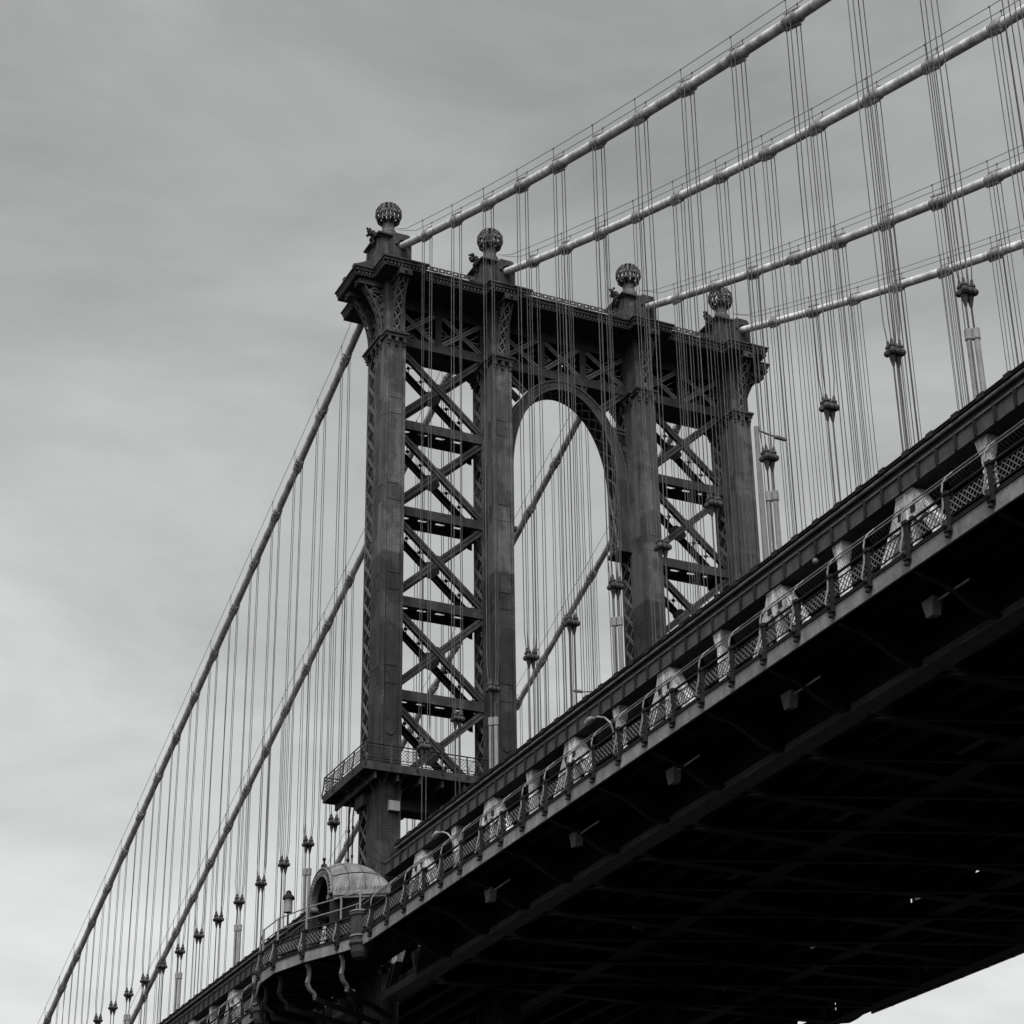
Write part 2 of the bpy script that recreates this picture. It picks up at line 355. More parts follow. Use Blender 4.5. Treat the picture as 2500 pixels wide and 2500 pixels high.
# ---- portal truss below the cornice, all bays
for bi, (xa, xb, nb) in enumerate(((X[0], X[1], 2), (X[1], X[2], 3), (X[2], X[3], 2))):
    x0, x1 = xa+HW, xb-HW; zb, zt = 85.35, 87.85
    ch = MB().box(x0, x1, YM-0.02, YM+0.05, zb-0.75, zb); ch.box(x0, x1, YM+0.05, YM+0.4, zb-0.06, zb); ch.box(x0, x1, YM+0.05, YM+0.4, zb-0.75, zb-0.68)
    c = obj('portal_chord', ch, STEELP, tower)
    L = x1-x0
    so = MB()
    for k in range(4*nb):
        a = x0+L*k/(4*nb); b = a+L/(4*nb)
        so.box(a, b-0.12 if k % 3 == 1 else b, YM+0.402, YM+0.62, zb-0.73, zb-0.66)
    so.box(x0, x1, YM+0.622, 2.5, zb-0.74, zb-0.66)
    obj('soffit_plate', so, STEELP, c)
    uc = MB().box(x0, x1, YM-0.02, YM+0.3, zt, zt+0.52)
    obj('portal_chord', uc, STEELP, tower)
    obj('portal_frieze', MB().box(x0, x1, YM+0.05, YM+0.2, zt+0.522, 88.9), STEELP, tower)
    # rear wall: plates with small openings
    rw = MB(); nx = int(L/0.5); nz = 7; rw.box(x0-0.8, x0, YB+0.15, 2.5, zb-0.74, 88.7); rw.box(x1, x1+0.7, YB+0.15, 2.5, zb-0.74, 88.7)
    for a in range(nx):
        for b in range(nz):
            if b in (1, 2, 4) and (a*7+b*5) % 13 == 0:
                rw.box(x0+L*a/nx, x0+L*(a+0.62)/nx, 2.42, 2.5, zb-0.655+b*0.59, zb-0.655+(b+1)*0.59); rw.box(x0+L*(a+0.62)/nx, x0+L*(a+1)/nx, 2.42, 2.5, zb-0.655+b*0.59, zb-0.655+(b+0.55)*0.59); continue
            rw.box(x0+L*a/nx, x0+L*(a+1)/nx, 2.42, 2.5, zb-0.655+b*0.59, zb-0.655+(b+1)*0.59)
    obj('portal_wall', rw, STEELP, tower)
    for k in range(1, nb):
        xx = x0+L*k/nb
        pv = MB().box(xx-0.27, xx+0.27, YM+0.0, YM+0.06, zb, zt); pv.box(xx-0.05, xx+0.05, YM+0.06, YM+0.5, zb, zt)
        obj('portal_post', pv, STEELP, tower)
    for k in range(nb):
        a, b = x0+L*k/nb+(0.27 if k else 0), x0+L*(k+1)/nb-(0.27 if k < nb-1 else 0)
        for (pa, pb, oy) in (((a, zb), (b, zt), 0.0), ((a, zt), (b, zb), 0.05)):
            d = Vector((pb[0]-pa[0], 0, pb[1]-pa[1])).normalized(); n = Vector((-d.z, 0, d.x)); mb = MB()
            for s_ in (-1, 1):
                mb.beam(Vector((pa[0], YM+0.03+oy, pa[1]))+n*0.11*s_, Vector((pb[0], YM+0.03+oy, pb[1]))+n*0.11*s_, 0.15, 0.05, (0, 1, 0))
            mb.beam((pa[0], YM+0.12+oy, pa[1]), (pb[0], YM+0.12+oy, pb[1]), 0.3, 0.05, (0, 1, 0))
            obj('portal_brace', mb, LACE, tower)
        sec = MB(); m_ = (a+b)/2; zc = (zb+zt)/2; q = (b-a)/4; r_ = (zt-zb)/4
        for cx, cz in ((a+q, zc), (b-q, zc), (m_, zb+r_), (m_, zt-r_)):
            sec.beam((cx-q*0.95, YM+0.5, cz-r_*0.95), (cx+q*0.95, YM+0.5, cz+r_*0.95), 0.09, 0.06, (0, 1, 0))
            sec.beam((cx-q*0.95, YM+0.56, cz+r_*0.95), (cx+q*0.95, YM+0.56, cz-r_*0.95), 0.09, 0.06, (0, 1, 0))
        sec.box(a, b, YM+0.6, YM+0.66, zc-0.05, zc+0.05)
        obj('portal_lattice', sec, LACE, tower)

# ---- arch between the two inner legs
def ell(a, b, zc, n=40, zlow=71.2):
    pts = [(-a, zlow)] + [(-a*math.cos(math.pi*k/n), zc+b*math.sin(math.pi*k/n)) for k in range(n+1)] + [(a, zlow)]
    return pts
inn, out_ = ell(4.38, 7.75, 76.0), ell(5.3, 8.55, 76.0)
def band(i_, o_, y0, y1):
    mb = MB(); n = len(i_)
    for k in range(n-1):
        q = [i_[k], o_[k], o_[k+1], i_[k+1]]
        mb.ext_y(q, y0, y1)
    return mb
arch = obj('arch', band(inn, out_, YM-0.1, YM+0.1), STEELP, tower)
mid = ell(4.86, 8.17, 76.0); mid2 = ell(4.72, 8.05, 76.0)
obj('arch_moulding', band(ell(5.16, 8.42, 76), ell(5.3, 8.56, 76), YM-0.17, YM-0.102), CONS, arch)
obj('arch_moulding', band(inn, ell(4.5, 7.86, 76), YM-0.17, YM-0.102), CONS, arch)
obj('arch_soffit', band(ell(5.0, 8.3, 76), ell(5.1, 8.4, 76), YM+0.102, YB-0.1), STEELP, arch)
obj('arch_rib', band(inn, out_, YB-0.098, YB+0.1), STEELP, arch)
n = len(inn)
for k in range(1, n-1, 1):
    if k % 2: continue
    p = inn[k]; q = inn[min(k+2, n-1)]
    mb = MB().beam((p[0], YM+0.15, p[1]-0.03), (q[0], YB-0.12, q[1]-0.03), 0.13, 0.05); mb.beam((q[0], YM+0.15, q[1]-0.03), (p[0], YB-0.12, p[1]-0.03), 0.13, 0.05)
    obj('soffit_lacing', mb, LACE, arch)
for s_ in (-1, 1):
    for k in range(4):
        z0_, z1_ = 71.2+1.2*k, 72.4+1.2*k; xx = 4.42*s_
        obj('soffit_lacing', MB().beam((xx, YM+0.15, z0_), (xx, YB-0.12, z1_), 0.09, 0.05, (1, 0, 0)).beam((xx, YM+0.15, z1_), (xx, YB-0.12, z0_), 0.09, 0.05, (1, 0, 0)), LACE, arch)
    for (xa, za, xb, zb2) in ((5.3, 84.7, 3.2, 82.9), (5.3, 81.3, 4.3, 81.3), (5.3, 78.3, 4.9, 78.3), (1.9, 84.7, 1.7, 84.0)):
        mb = MB()
        d = Vector((xb-xa, 0, zb2-za)).normalized(); n_ = Vector((-d.z, 0, d.x))
        for t in (-1, 1): mb.beam(Vector((xa*s_, YM+0.05, za))+Vector((n_.x*s_, 0, n_.z))*0.17*t, Vector((xb*s_, YM+0.05, zb2))+Vector((n_.x*s_, 0, n_.z))*0.17*t, 0.2, 0.08, (0, 1, 0))
        mb.beam((xa*s_, YM+0.16, za), (xb*s_, YM+0.16, zb2), 0.5, 0.08, (0, 1, 0))
        mb.beam((xa*s_, YB-0.2, za), (xb*s_, YB-0.2, zb2), 0.5, 0.25, (0, 1, 0))
        obj('spandrel_strut', mb, STEELP, arch)
    obj('arch_foot', MB().box(*sorted((4.2*s_, 5.34*s_)), YM-0.25, YB+0.2, 70.9, 71.19), STEELP, arch)

# ---- consoles (latticed brackets) under the cornice
def console(cx, cy, ax, ay, rise=(84.2, 88.55), out=1.55, wid=0.84, name='console'):
    # profile along outward axis (ax,ay); cx,cy is the wall point
    tx, ty = -ay, ax
    prof = []
    for k in range(13):
        t = k/12; prof.append((0.12+out*(t**2.2), rise[0]+(rise[1]-rise[0])*t))
    def P(o_, l, z): return (cx+ax*o_+tx*l, cy+ay*o_+ty*l, z)
    mb = MB()
    for sl in (-1, 1):
        for k in range(12):
            (o0, z0), (o1, z1) = prof[k], prof[k+1]; la, lb = sl*wid/2, sl*(wid/2-0.16)
            mb.add([P(o0, la, z0), P(o0, lb, z0), P(o1, lb, z1), P(o1, la, z1), P(o0-0.09, la, z0), P(o0-0.09, lb, z0), P(o1-0.09, lb, z1), P(o1-0.09, la, z1)],
                   [(0,1,2,3),(7,6,5,4),(0,4,5,1),(1,5,6,2),(2,6,7,3),(3,7,4,0)])
            la2 = sl*(wid/2-0.05)
            if k % 2 == 0 and k < 12:
                (o2, z2) = prof[k+2]
                mb.beam(P(-0.02, la2, z0), P(max(o0-0.06, 0.0), la2, z0), 0.06, 0.1) if o0 > 0.15 else None
                mb.beam(P(-0.02, la2, z0), P(o2-0.06, la2, z2), 0.06, 0.11)
                mb.beam(P(-0.02, la2, z2), P(o0-0.06, la2, z0), 0.05, 0.09)
            mb.beam(P(0.06, la2, z0), P(0.06, la2, z1), 0.14, 0.06)
    c = obj(name, mb, CONS, tower)
    npan = 5
    for k in range(npan):
        ka, kb = 12*k/npan, 12*(k+1)/npan
        def at(kk):
            i_ = min(int(kk), 11); f_ = kk-i_; return (prof[i_][0]*(1-f_)+prof[i_+1][0]*f_, prof[i_][1]*(1-f_)+prof[i_+1][1]*f_)
        (o0, z0), (o1, z1) = at(ka), at(kb); hw = wid/2-0.14
        for sl in (-1, 1):
            obj('lattice_bar', MB().beam(P(o0-0.05, -sl*hw, z0), P(o1-0.05, sl*hw, z1), 0.09, 0.04, (ax, ay, 0)), LACE, c)
        obj('lattice_bar', MB().beam(P(o1-0.06, -hw, z1), P(o1-0.06, hw, z1), 0.08, 0.1, (0, 0, 1)), STEELP, c)
    o1 = prof[-1][0]
    bk = MB(); 
    vs = [P(-0.05, -wid*0.6, 88.55), P(o1+0.2, -wid*0.6, 88.55), P(o1+0.2, wid*0.6, 88.55), P(-0.05, wid*0.6, 88.55)]
    bk.prism([(v[0], v[1]) for v in vs], lambda x_, y_: (x_, y_, 88.25), lambda x_, y_: (x_, y_, 88.74))
    obj('console_block', bk, STEELP, c)
    ros = MB().blob(P(o1+0.2, 0, 88.48), 0.16, 6, (1, 1, 0.8)); obj('rosette', ros, STEELP, c)
for i, x in enumerate(X):
    console(x, YF, 0, -1)
    console(x, YB+0.14, 0, 1, out=1.9)
for sx, x in ((-1, X[0]), (1, X[3])):
    for cy in (-0.85, 1.15):
        console(x+sx*HW, cy, sx, 0, out=1.7, wid=0.7, name='console')

# ---- cornice
def offset_poly(o_, top=False):
    # plan outline of the cornice at offset o_ beyond the reference outline
    pts = []
    xe, ye0, ye1 = 17.65+o_, CY-2.0-o_, CY+2.0+o_
    fb, fr_ = -2.75-o_, -3.62-o_; bb, br_ = 2*CY+2.75+o_+0.3, 2*CY+3.62+o_+0.3
    hw = 1.62+o_
    pts.append((-xe, ye1)); pts.append((-xe, ye0))
    for i, x in enumerate(X):
        yb = ye0 if i == 0 else fb
        pts += [(x-hw, yb), (x-hw, fr_), (x+hw, fr_), (x+hw, fb if i < 3 else ye0)]
    pts.append((xe, ye0)); pts.append((xe, ye1))
    for i in range(3, -1, -1):
        x = X[i]
        pts += [(x+hw, ye1 if i == 3 else bb), (x+hw, br_), (x-hw, br_), (x-hw, bb if i > 0 else ye1)]
    return pts
layers = [(88.76, 88.84, 0.02), (88.84, 89.08, -0.14), (89.08, 89.16, 0.0), (89.16, 89.4, 0.1), (89.4, 89.52, 0.2), (89.52, 89.72, -0.55)]
corn = obj('cornice', MB().ext_z(offset_poly(-0.3), 88.75, 89.55), STEELP, tower)
for a, b, o_ in layers:
    # a shell following the outline, so that nothing is coplanar with the core
    P = offset_poly(o_); mb = MB(); mb.ext_z(P, a+0.003, b)
    obj('cornice_moulding', mb, STEELP, corn)
P = offset_poly(-0.02); dn = MB(); cnt = 0
for k in range(len(P)):
    a = Vector((*P[k], 0)); b = Vector((*P[(k+1) % len(P)], 0)); L = (b-a).length; d = (b-a).normalized(); nq = max(1, int(L/0.27))
    for j in range(nq):
        c_ = a+d*(j+0.5)*L/nq; ang = math.atan2(d.y, d.x)
        dn.beam(c_-d*0.07+Vector((0, 0, 88.965)), c_+d*0.07+Vector((0, 0, 88.965)), 0.2, 0.2)
obj('dentils', dn, STEELP, corn, kind='stuff')
# openwork crest between the legs
for xa, xb in ((X[0], X[1]), (X[1], X[2]), (X[2], X[3])):
    a, b = xa+1.75, xb-1.75; nq = int((b-a)/0.55)
    for k in range(nq):
        u0 = a+(b-a)*k/nq; u1 = a+(b-a)*(k+1)/nq
        mb = MB().box(u0+0.03, u1-0.03, -3.1, -3.04, 89.53, 89.62); mb.box(u0+0.03, u1-0.03, -3.1, -3.04, 89.8, 89.88)
        mb.box(u0+0.03, u0+0.17, -3.1, -3.04, 89.62, 89.8); mb.box(u1-0.17, u1-0.03, -3.1, -3.04, 89.62, 89.8)
        obj('crest_plate', mb, STEELP, corn)
    rr = MB().tube([(a-0.3, -1.2, 91.0), ((a+b)/2, -1.2, 90.75), (b+0.3, -1.2, 91.0)], 0.02, 6)
    obj('safety_line', rr, ROPE, tower)

# ---- pedestals and globes
rib_me = None
def make_rib():
    mb = MB(); Rr = 1.02; n = 14; hwid = math.pi/16*0.5
    for k in range(n):
        t0, t1 = R(-62)+R(146)*k/n, R(-62)+R(146)*(k+1)/n
        vs = []
        for rr in (Rr, Rr-0.05):
            for t in (t0, t1):
                wv = hwid*(1.0 if t < R(45) else 1.0)
                for s_ in (-1, 1):
                    vs.append((rr*math.cos(t)*math.cos(s_*wv), rr*math.cos(t)*math.sin(s_*wv), rr*math.sin(t)))
        mb.add(vs, [(0,1,3,2),(4,6,7,5),(0,2,6,4),(1,5,7,3)] + ([(0,4,5,1)] if k == 0 else []) + ([(2,3,7,6)] if k == n-1 else []))
    return mb.mesh('rib', GLOBE)
RIB = make_rib()
def ring(r, z, h, t=0.06):
    return [(r-t, z-h/2), (r, z-h/2), (r, z+h/2), (r-t, z+h/2), (r-t, z-h/2)]
for i, x in enumerate(X):
    zb = 89.73
    mb = MB()
    # flared body: profile (half width x, half depth y, z)
    prof = [(1.75 if i in (0, 3) else 1.35, 1.95, zb), (1.5 if i in (0, 3) else 1.2, 1.8, zb+0.22), (1.25, 1.55, zb+0.75), (1.06, 1.35, zb+1.5), (0.97, 1.22, zb+2.4), (0.95, 1.18, zb+3.35)]
    flare = [0, 0, 0, 0, 0, 0]
    k0 = len(mb.v); sgn = -1 if i == 0 else 1
    for (a, b, z) in prof:
        l = -a; r_ = a
        mb.v += [(x+l, CY-b-0.2, z), (x+r_, CY-b-0.2, z), (x+r_, CY+b, z), (x+l, CY+b, z)]
    for q in range(len(prof)-1):
        for j in range(4): mb.f.append((q*4+j, q*4+(j+1) % 4, (q+1)*4+(j+1) % 4, (q+1)*4+j))
    mb.f.append((3, 2, 1, 0)); e = (len(prof)-1)*4; mb.f.append((e, e+1, e+2, e+3))
    ped = obj('pedestal', mb, STEELP, tower)
    # buttress scrolls on the two outer corners of the sides
    for sx in (-1, 1):
        for cy in (CY-1.05, CY-0.05, CY+0.95):
            poly = [(0.9, zb+3.34), (1.1, zb+3.3), (1.14, zb+2.7), (1.26, zb+2.0), (1.45, zb+1.55), (1.8, zb+1.12), (2.2, zb+0.82), (2.7, zb+0.56), (3.0, zb+0.46), (3.0, zb), (0.9, zb)]
            if i in (1, 2): poly = [(a if a < 1.3 else 1.3+(a-1.3)*0.35, z) for a, z in poly]
            pp = [(x+sx*a, z) for a, z in poly]
            obj('scroll_buttress', MB().ext_y(pp, cy-0.17, cy+0.17) if cy != CY-0.05 else MB().ext_y([(a-sx*0.09, z-(0.05 if z > zb+0.1 else 0)) for a, z in pp], cy-0.83, cy+0.83), STEELP, ped)
    # saddle housing where the cable leaves, front and rear
    for sy in (-1, 1):
        y1, y2 = (-2.95, CY-1.3) if sy < 0 else (CY+1.2, 3.95)
        hb = MB().ext_y([(x-0.72, zb), (x+0.72, zb), (x+0.72, zb+2.2), (x+0.5, zb+2.5), (x-0.5, zb+2.5), (x-0.72, zb+2.2)], y1, y2)
        hs = obj('saddle_housing', hb, STEELP, ped)
        yo = y1-0.16 if sy < 0 else y2+0.16; yi = y1+0.004 if sy < 0 else y2-0.004
        hd = MB(); na = 12
        for k in range(na):
            t0, t1 = math.pi*k/na, math.pi*(k+1)/na
            q = [(x+0.42*math.cos(t0), 91.18+0.42*math.sin(t0)), (x+0.62*math.cos(t0), 91.18+0.62*math.sin(t0)), (x+0.62*math.cos(t1), 91.18+0.62*math.sin(t1)), (x+0.42*math.cos(t1), 91.18+0.42*math.sin(t1))]
            hd.ext_y(q, min(yo, yi), max(yo, yi))
        obj('hood_mould', hd, STEELP, hs)
    # cartouche on the front left
    for sx in (-1, 1):
        cz = zb+0.2
        poly = [(x+sx*0.82-0.26, cz+2.0), (x+sx*0.82+0.26, cz+2.1), (x+sx*0.82+0.17, cz+0.3), (x+sx*0.82, cz), (x+sx*0.82-0.15, cz+0.3)]
        ca = obj('cartouche', MB().ext_y(poly, CY-2.45, CY-1.3), SCROLL if False else STEEL, ped)
        pin = [(x+sx*0.82+(a-x-sx*0.82)*0.6, cz+1.1+(z-cz-1.1)*0.7) for a, z in poly]
        obj('cartouche_field', MB().ext_y(pin, CY-2.5, CY-2.452), GLOBE, ca)
    # cap slab
    cp = MB().ext_z([(x-1.1, CY-1.45), (x+1.1, CY-1.45), (x+1.1, CY+1.3), (x-1.1, CY+1.3)], zb+3.36, zb+3.5)
    cp.ext_z([(x-1.25, CY-1.65), (x+1.3, CY-1.65), (x+1.3, CY+1.45), (x-1.25, CY+1.45)], zb+3.502, zb+3.64)
    cap = obj('pedestal_cap', cp, STEELP, ped)
    rf = MB(); bx, by = 1.2, 1.6; zz = zb+3.642
    rf.add([(x-bx, CY-by, zz), (x+bx, CY-by, zz), (x+bx, CY+1.4, zz), (x-bx, CY+1.4, zz), (x-0.5, CY-0.55, zz+0.55), (x+0.5, CY-0.55, zz+0.55), (x+0.5, CY+0.45, zz+0.55), (x-0.5, CY+0.45, zz+0.55)],
           [(0,1,5,4),(1,2,6,5),(2,3,7,6),(3,0,4,7),(4,5,6,7),(3,2,1,0)])
    obj('cap_roof', rf, STEELP, cap)
    # leafy corner ornaments
    rnd = random.Random(3+i)
    for sx in (-1, 1):
        om = MB(); c0 = Vector((x+sx*1.2, -0.15, zb+3.75))
        for (dx, dz, r_) in ((0.0, 0.0, 0.3), (0.22, 0.22, 0.2), (0.42, 0.42, 0.17), (0.52, 0.22, 0.13), (0.36, 0.06, 0.2), (0.5, -0.02, 0.12), (0.1, -0.28, 0.25), (0.24, -0.42, 0.16), (0.05, -0.58, 0.2), (0.16, -0.78, 0.13), (0.02, -0.92, 0.12), (0.05, 0.34, 0.18), (0.58, 0.5, 0.1), (0.3, 0.6, 0.1)):
            om.blob(c0+Vector((sx*dx, rnd.uniform(-0.12, 0.12), dz)), r_, 4, (1, 1.1, rnd.uniform(0.8, 1.2)))
        obj('leaf_ornament', om, IRON, cap)
    # neck and globe
    gx, gy, gz = x, 0.0, 95.84
    nk = MB().lathe([(0.0, 93.6), (0.72, 93.6), (0.66, 94.1), (0.5, 94.35), (0.46, 94.75), (0.52, 94.95), (0.62, 95.02), (0.0, 95.02)], (gx, gy, 0), 16)
    neck = obj('finial_neck', nk, GLOBE, ped, smooth=False)
    gl = MB()
    gl.lathe([(0.02, 1.03), (0.2, 1.01), (0.34, 0.96), (0.33, 0.90), (0.02, 0.95)], (gx, gy, gz), 24)
    for (zc, hh) in ((0.22, 0.07), (-0.16, 0.08), (-0.55, 0.16)):
        rr = math.sqrt(1.02**2-zc**2)+0.012; gl.lathe(ring(rr, zc, hh), (gx, gy, gz), 40)
    gl.lathe([(0.30, -0.98), (0.52, -0.9), (0.64, -0.80), (0.58, -0.78), (0.3, -0.9), (0.30, -0.98)], (gx, gy, gz), 24)
    gl.tube([(gx, gy, gz-0.9), (gx, gy, gz+0.93)], 0.14, 8)
    gb = obj('globe', gl, GLOBE, tower)
    for k in range(16): put('rib', RIB, gb, (gx, gy, gz), (0, 0, 2*math.pi*(k+0.37*i)/16+rnd.uniform(-0.03, 0.03)))
    lf = MB()
    for k in range(8):
        t = 2*math.pi*k/8; lf.beam((gx+0.45*math.cos(t), gy+0.45*math.sin(t), gz-1.0), (gx+0.86*math.cos(t), gy+0.86*math.sin(t), gz-0.62), 0.22, 0.05, (math.cos(t), math.sin(t), 0))
    obj('leaf_cup', lf, IRON, gb)

# ---- gallery round the legs, below the lowest braces
GZ = 50.3
def wire_panel(L, h, pitch=0.16, t=0.016, name='wire_mesh', m=None):
    mb = MB(); n = int((L+h)/pitch)
    for k in range(1, n):
        s0 = k*pitch-h
        for fl in (0, 1):
            x0, x1 = s0, s0+h; z0, z1 = 0.0, h
            if x0 < 0: z0 += -x0; x0 = 0
            if x1 > L: z1 -= (x1-L); x1 = L
            if x1-x0 < 0.02: continue
            if fl: a, b = (L-x0, 0, z0), (L-x1, 0, z1)
            else: a, b = (x0, 0, z0), (x1, 0, z1)
            mb.beam(a, b, t, t, (0, 1, 0))
    return mb.mesh(name, m or MESH)
for s_ in (-1, 1):
    x0, x1 = sorted((-16.95*s_*-1 if s_ > 0 else -16.95, 4.0 if s_ > 0 else -4.0)); x0, x1 = (-16.95, -4.0) if s_ < 0 else (4.0, 16.95)
    y0, y1 = -3.05, 4.6
    fl = MB().box(x0+0.15, x1-0.15, y0+0.15, y1-0.15, GZ-0.12, GZ-0.02)
    for (a, b, c_, d) in ((x0, x1, y0, y0+0.12), (x0, x1, y1-0.12, y1), (x0, x0+0.12, y0+0.122, y1-0.122), (x1-0.12, x1, y0+0.122, y1-0.122)):
        fl.box(a, b, c_, d, GZ-0.55, GZ)
    ga = obj('gallery', fl, STEELP, tower)
    gd = MB().box(x0+1.2, x1-1.0, YM, YB, 48.4, 49.2); 
    for k in range(8): xx = x0+0.9+k*(x1-x0-1.8)/7; gd.box(xx-0.08, xx+0.08, y0+0.2, y1-0.2, 49.25, 49.74)
    obj('gallery_girder', gd, STEELP, ga)
    corners = [(x0+0.1, y1-0.1), (x0+0.1, y0+0.1), (x1-0.1, y0+0.1), (x1-0.1, y1-0.1), (x0+0.1, y1-0.1)]
    for (pa, pb) in zip(corners[:-1], corners[1:]):
        a, b = Vector((*pa, 0)), Vector((*pb, 0)); L = (b-a).length; nseg = max(2, round(L/1.9)); d = (b-a).normalized()
        rl = MB()
        for zz, r_ in ((GZ+1.28, 0.045), (GZ+1.05, 0.025), (GZ+0.3, 0.03), (GZ+0.12, 0.03)):
            rl.tube([a+Vector((0, 0, zz)), b+Vector((0, 0, zz))], r_, 6)
        obj('handrail', rl, RAIL, ga)
        WP = wire_panel(L/nseg-0.1, 0.75, 0.26, 0.022)
        for k in range(nseg):
            p = a+d*L*k/nseg; ang = math.atan2(d.y, d.x); nrm = Vector((d.y, -d.x, 0))
            if nrm.dot(p-Vector(((x0+x1)/2, (y0+y1)/2, 0))) < 0: nrm = -nrm
            mb = MB().tube([p+nrm*0.16+Vector((0, 0, GZ-0.3)), p+nrm*0.2+Vector((0, 0, GZ)), p+nrm*0.1+Vector((0, 0, GZ+0.4)), p+nrm*0.02+Vector((0, 0, GZ+1.3))], 0.055, 6)
            obj('rail_post', mb, SCROLL if False else STEELP, ga)
            wp = put('wire_mesh', WP, ga, p+d*0.05+Vector((0, 0, GZ+0.3)), (0, 0, ang)); wp['kind'] = 'stuff'
    # curved brackets below
    for i, x in enumerate(X):
        if (x < 0) != (s_ < 0): continue
        for (bx, by, ax, ay, L) in ((x-0.55, YF, 0, -1, 1.1), (x+0.55, YF, 0, -1, 1.1), (x-0.55, YB+0.14, 0, 1, 2.6), (x+0.55, YB+0.14, 0, 1, 2.6), (x-HW, -1.4, -1, 0, 1.45), (x-HW, 1.3, -1, 0, 1.45), (x+HW, -1.4, 1, 0, 1.45), (x+HW, 1.3, 1, 0, 1.45)):
            pts = [(bx+ax*L*(1-math.cos(t*math.pi/16)), by+ay*L*(1-math.cos(t*math.pi/16)), 48.2+1.5*math.sin(t*math.pi/16)) for t in range(9)]
            mb = MB()
            for p, q in zip(pts[:-1], pts[1:]): mb.beam(p, q, 0.14, 0.08)
            mb.beam((bx+ax*0.05, by+ay*0.05, 47.9), (bx+ax*0.05, by+ay*0.05, 49.7), 0.12, 0.08)
            obj('gallery_bracket', mb, STEELP, ga)
# equipment on the lower leg
o = obj('equipment_box', MB().box(-14.78, -14.03, YF-0.36, YF-0.045, 47.45, 48.12), BOXM)
tag(o, 'small pale grey box on the left tower leg just below the gallery', 'utility box')
obj('mount_arm', MB().tube([(-14.03, YF-0.2, 47.75), (-13.55, YF-0.2, 47.72), (-13.5, YF-0.2, 47.8)], 0.03, 6), IRON, o)
for k, (px, r_) in enumerate(((-16.0, 0.07), (-15.72, 0.05))):
    mb = MB().tube([(px, 1.95, 36.9), (px, 1.95, 48.2), (px+0.1, 1.8, 49.6)], r_, 8)
    for z in range(38, 48, 1): mb.tube([(px, 1.95, z+0.3*k), (px, 1.95, z+0.18+0.3*k)], r_*1.6, 8)
    o = obj('conduit_pipe', mb, IRON); tag(o, ('thick' if k == 0 else 'thin')+' dark vertical conduit pipe behind the lower left tower leg', 'pipe', 'conduit pipes on the leg')

# ================================================================= MAIN CABLES
def zf(y): a = abs(y); return 92.4-0.418*a+0.00105*a*a
def zk(y): return 91.35-0.42*y+0.0002*y*y
def zc_(y): return zf(y) if y < 0 else zk(y)
FRONT = [-(7.65+5.275*k) for k in range(18)]          # hanger points towards the camera
BACK = [8.6+5.17*k for k in range(20)]                # hanger points beyond the tower
CN = ['nearest', 'second', 'third', 'farthest']
CPOS = ['from the leftmost globe', 'from the second globe', 'from the third globe', 'from the rightmost globe']
def band_mesh(slope):
    # cable band: split sleeve with flanges and bolts, cable along y with given slope
    mb = MB(); d = Vector((0, 1, slope)).normalized(); u = Vector((1, 0, 0)).cross(d).normalized(); sx = Vector((1, 0, 0))
    mb.tube([-d*0.62, -d*0.6, d*0.6, d*0.62], [0.31, 0.34, 0.34, 0.31], 16)
    for t in (-0.24, 0.24): mb.tube([d*(t-0.05), d*(t+0.05)], 0.38, 16)
    for s_ in (-1, 1):
        mb.beam(-d*0.6+u*0.37*s_, d*0.6+u*0.37*s_, 0.13, 0.16, u)
        for k in range(7):
            c_ = d*(-0.54+0.18*k)+u*0.4*s_; mb.tube([c_-sx*0.17, c_+sx*0.17], 0.03, 5); mb.tube([c_-sx*0.03+u*0.0, c_+u*0.12*s_], 0.035, 5)
    return mb.mesh('cable_band', BANDM)
BF, BB = band_mesh(0.38), band_mesh(-0.41)
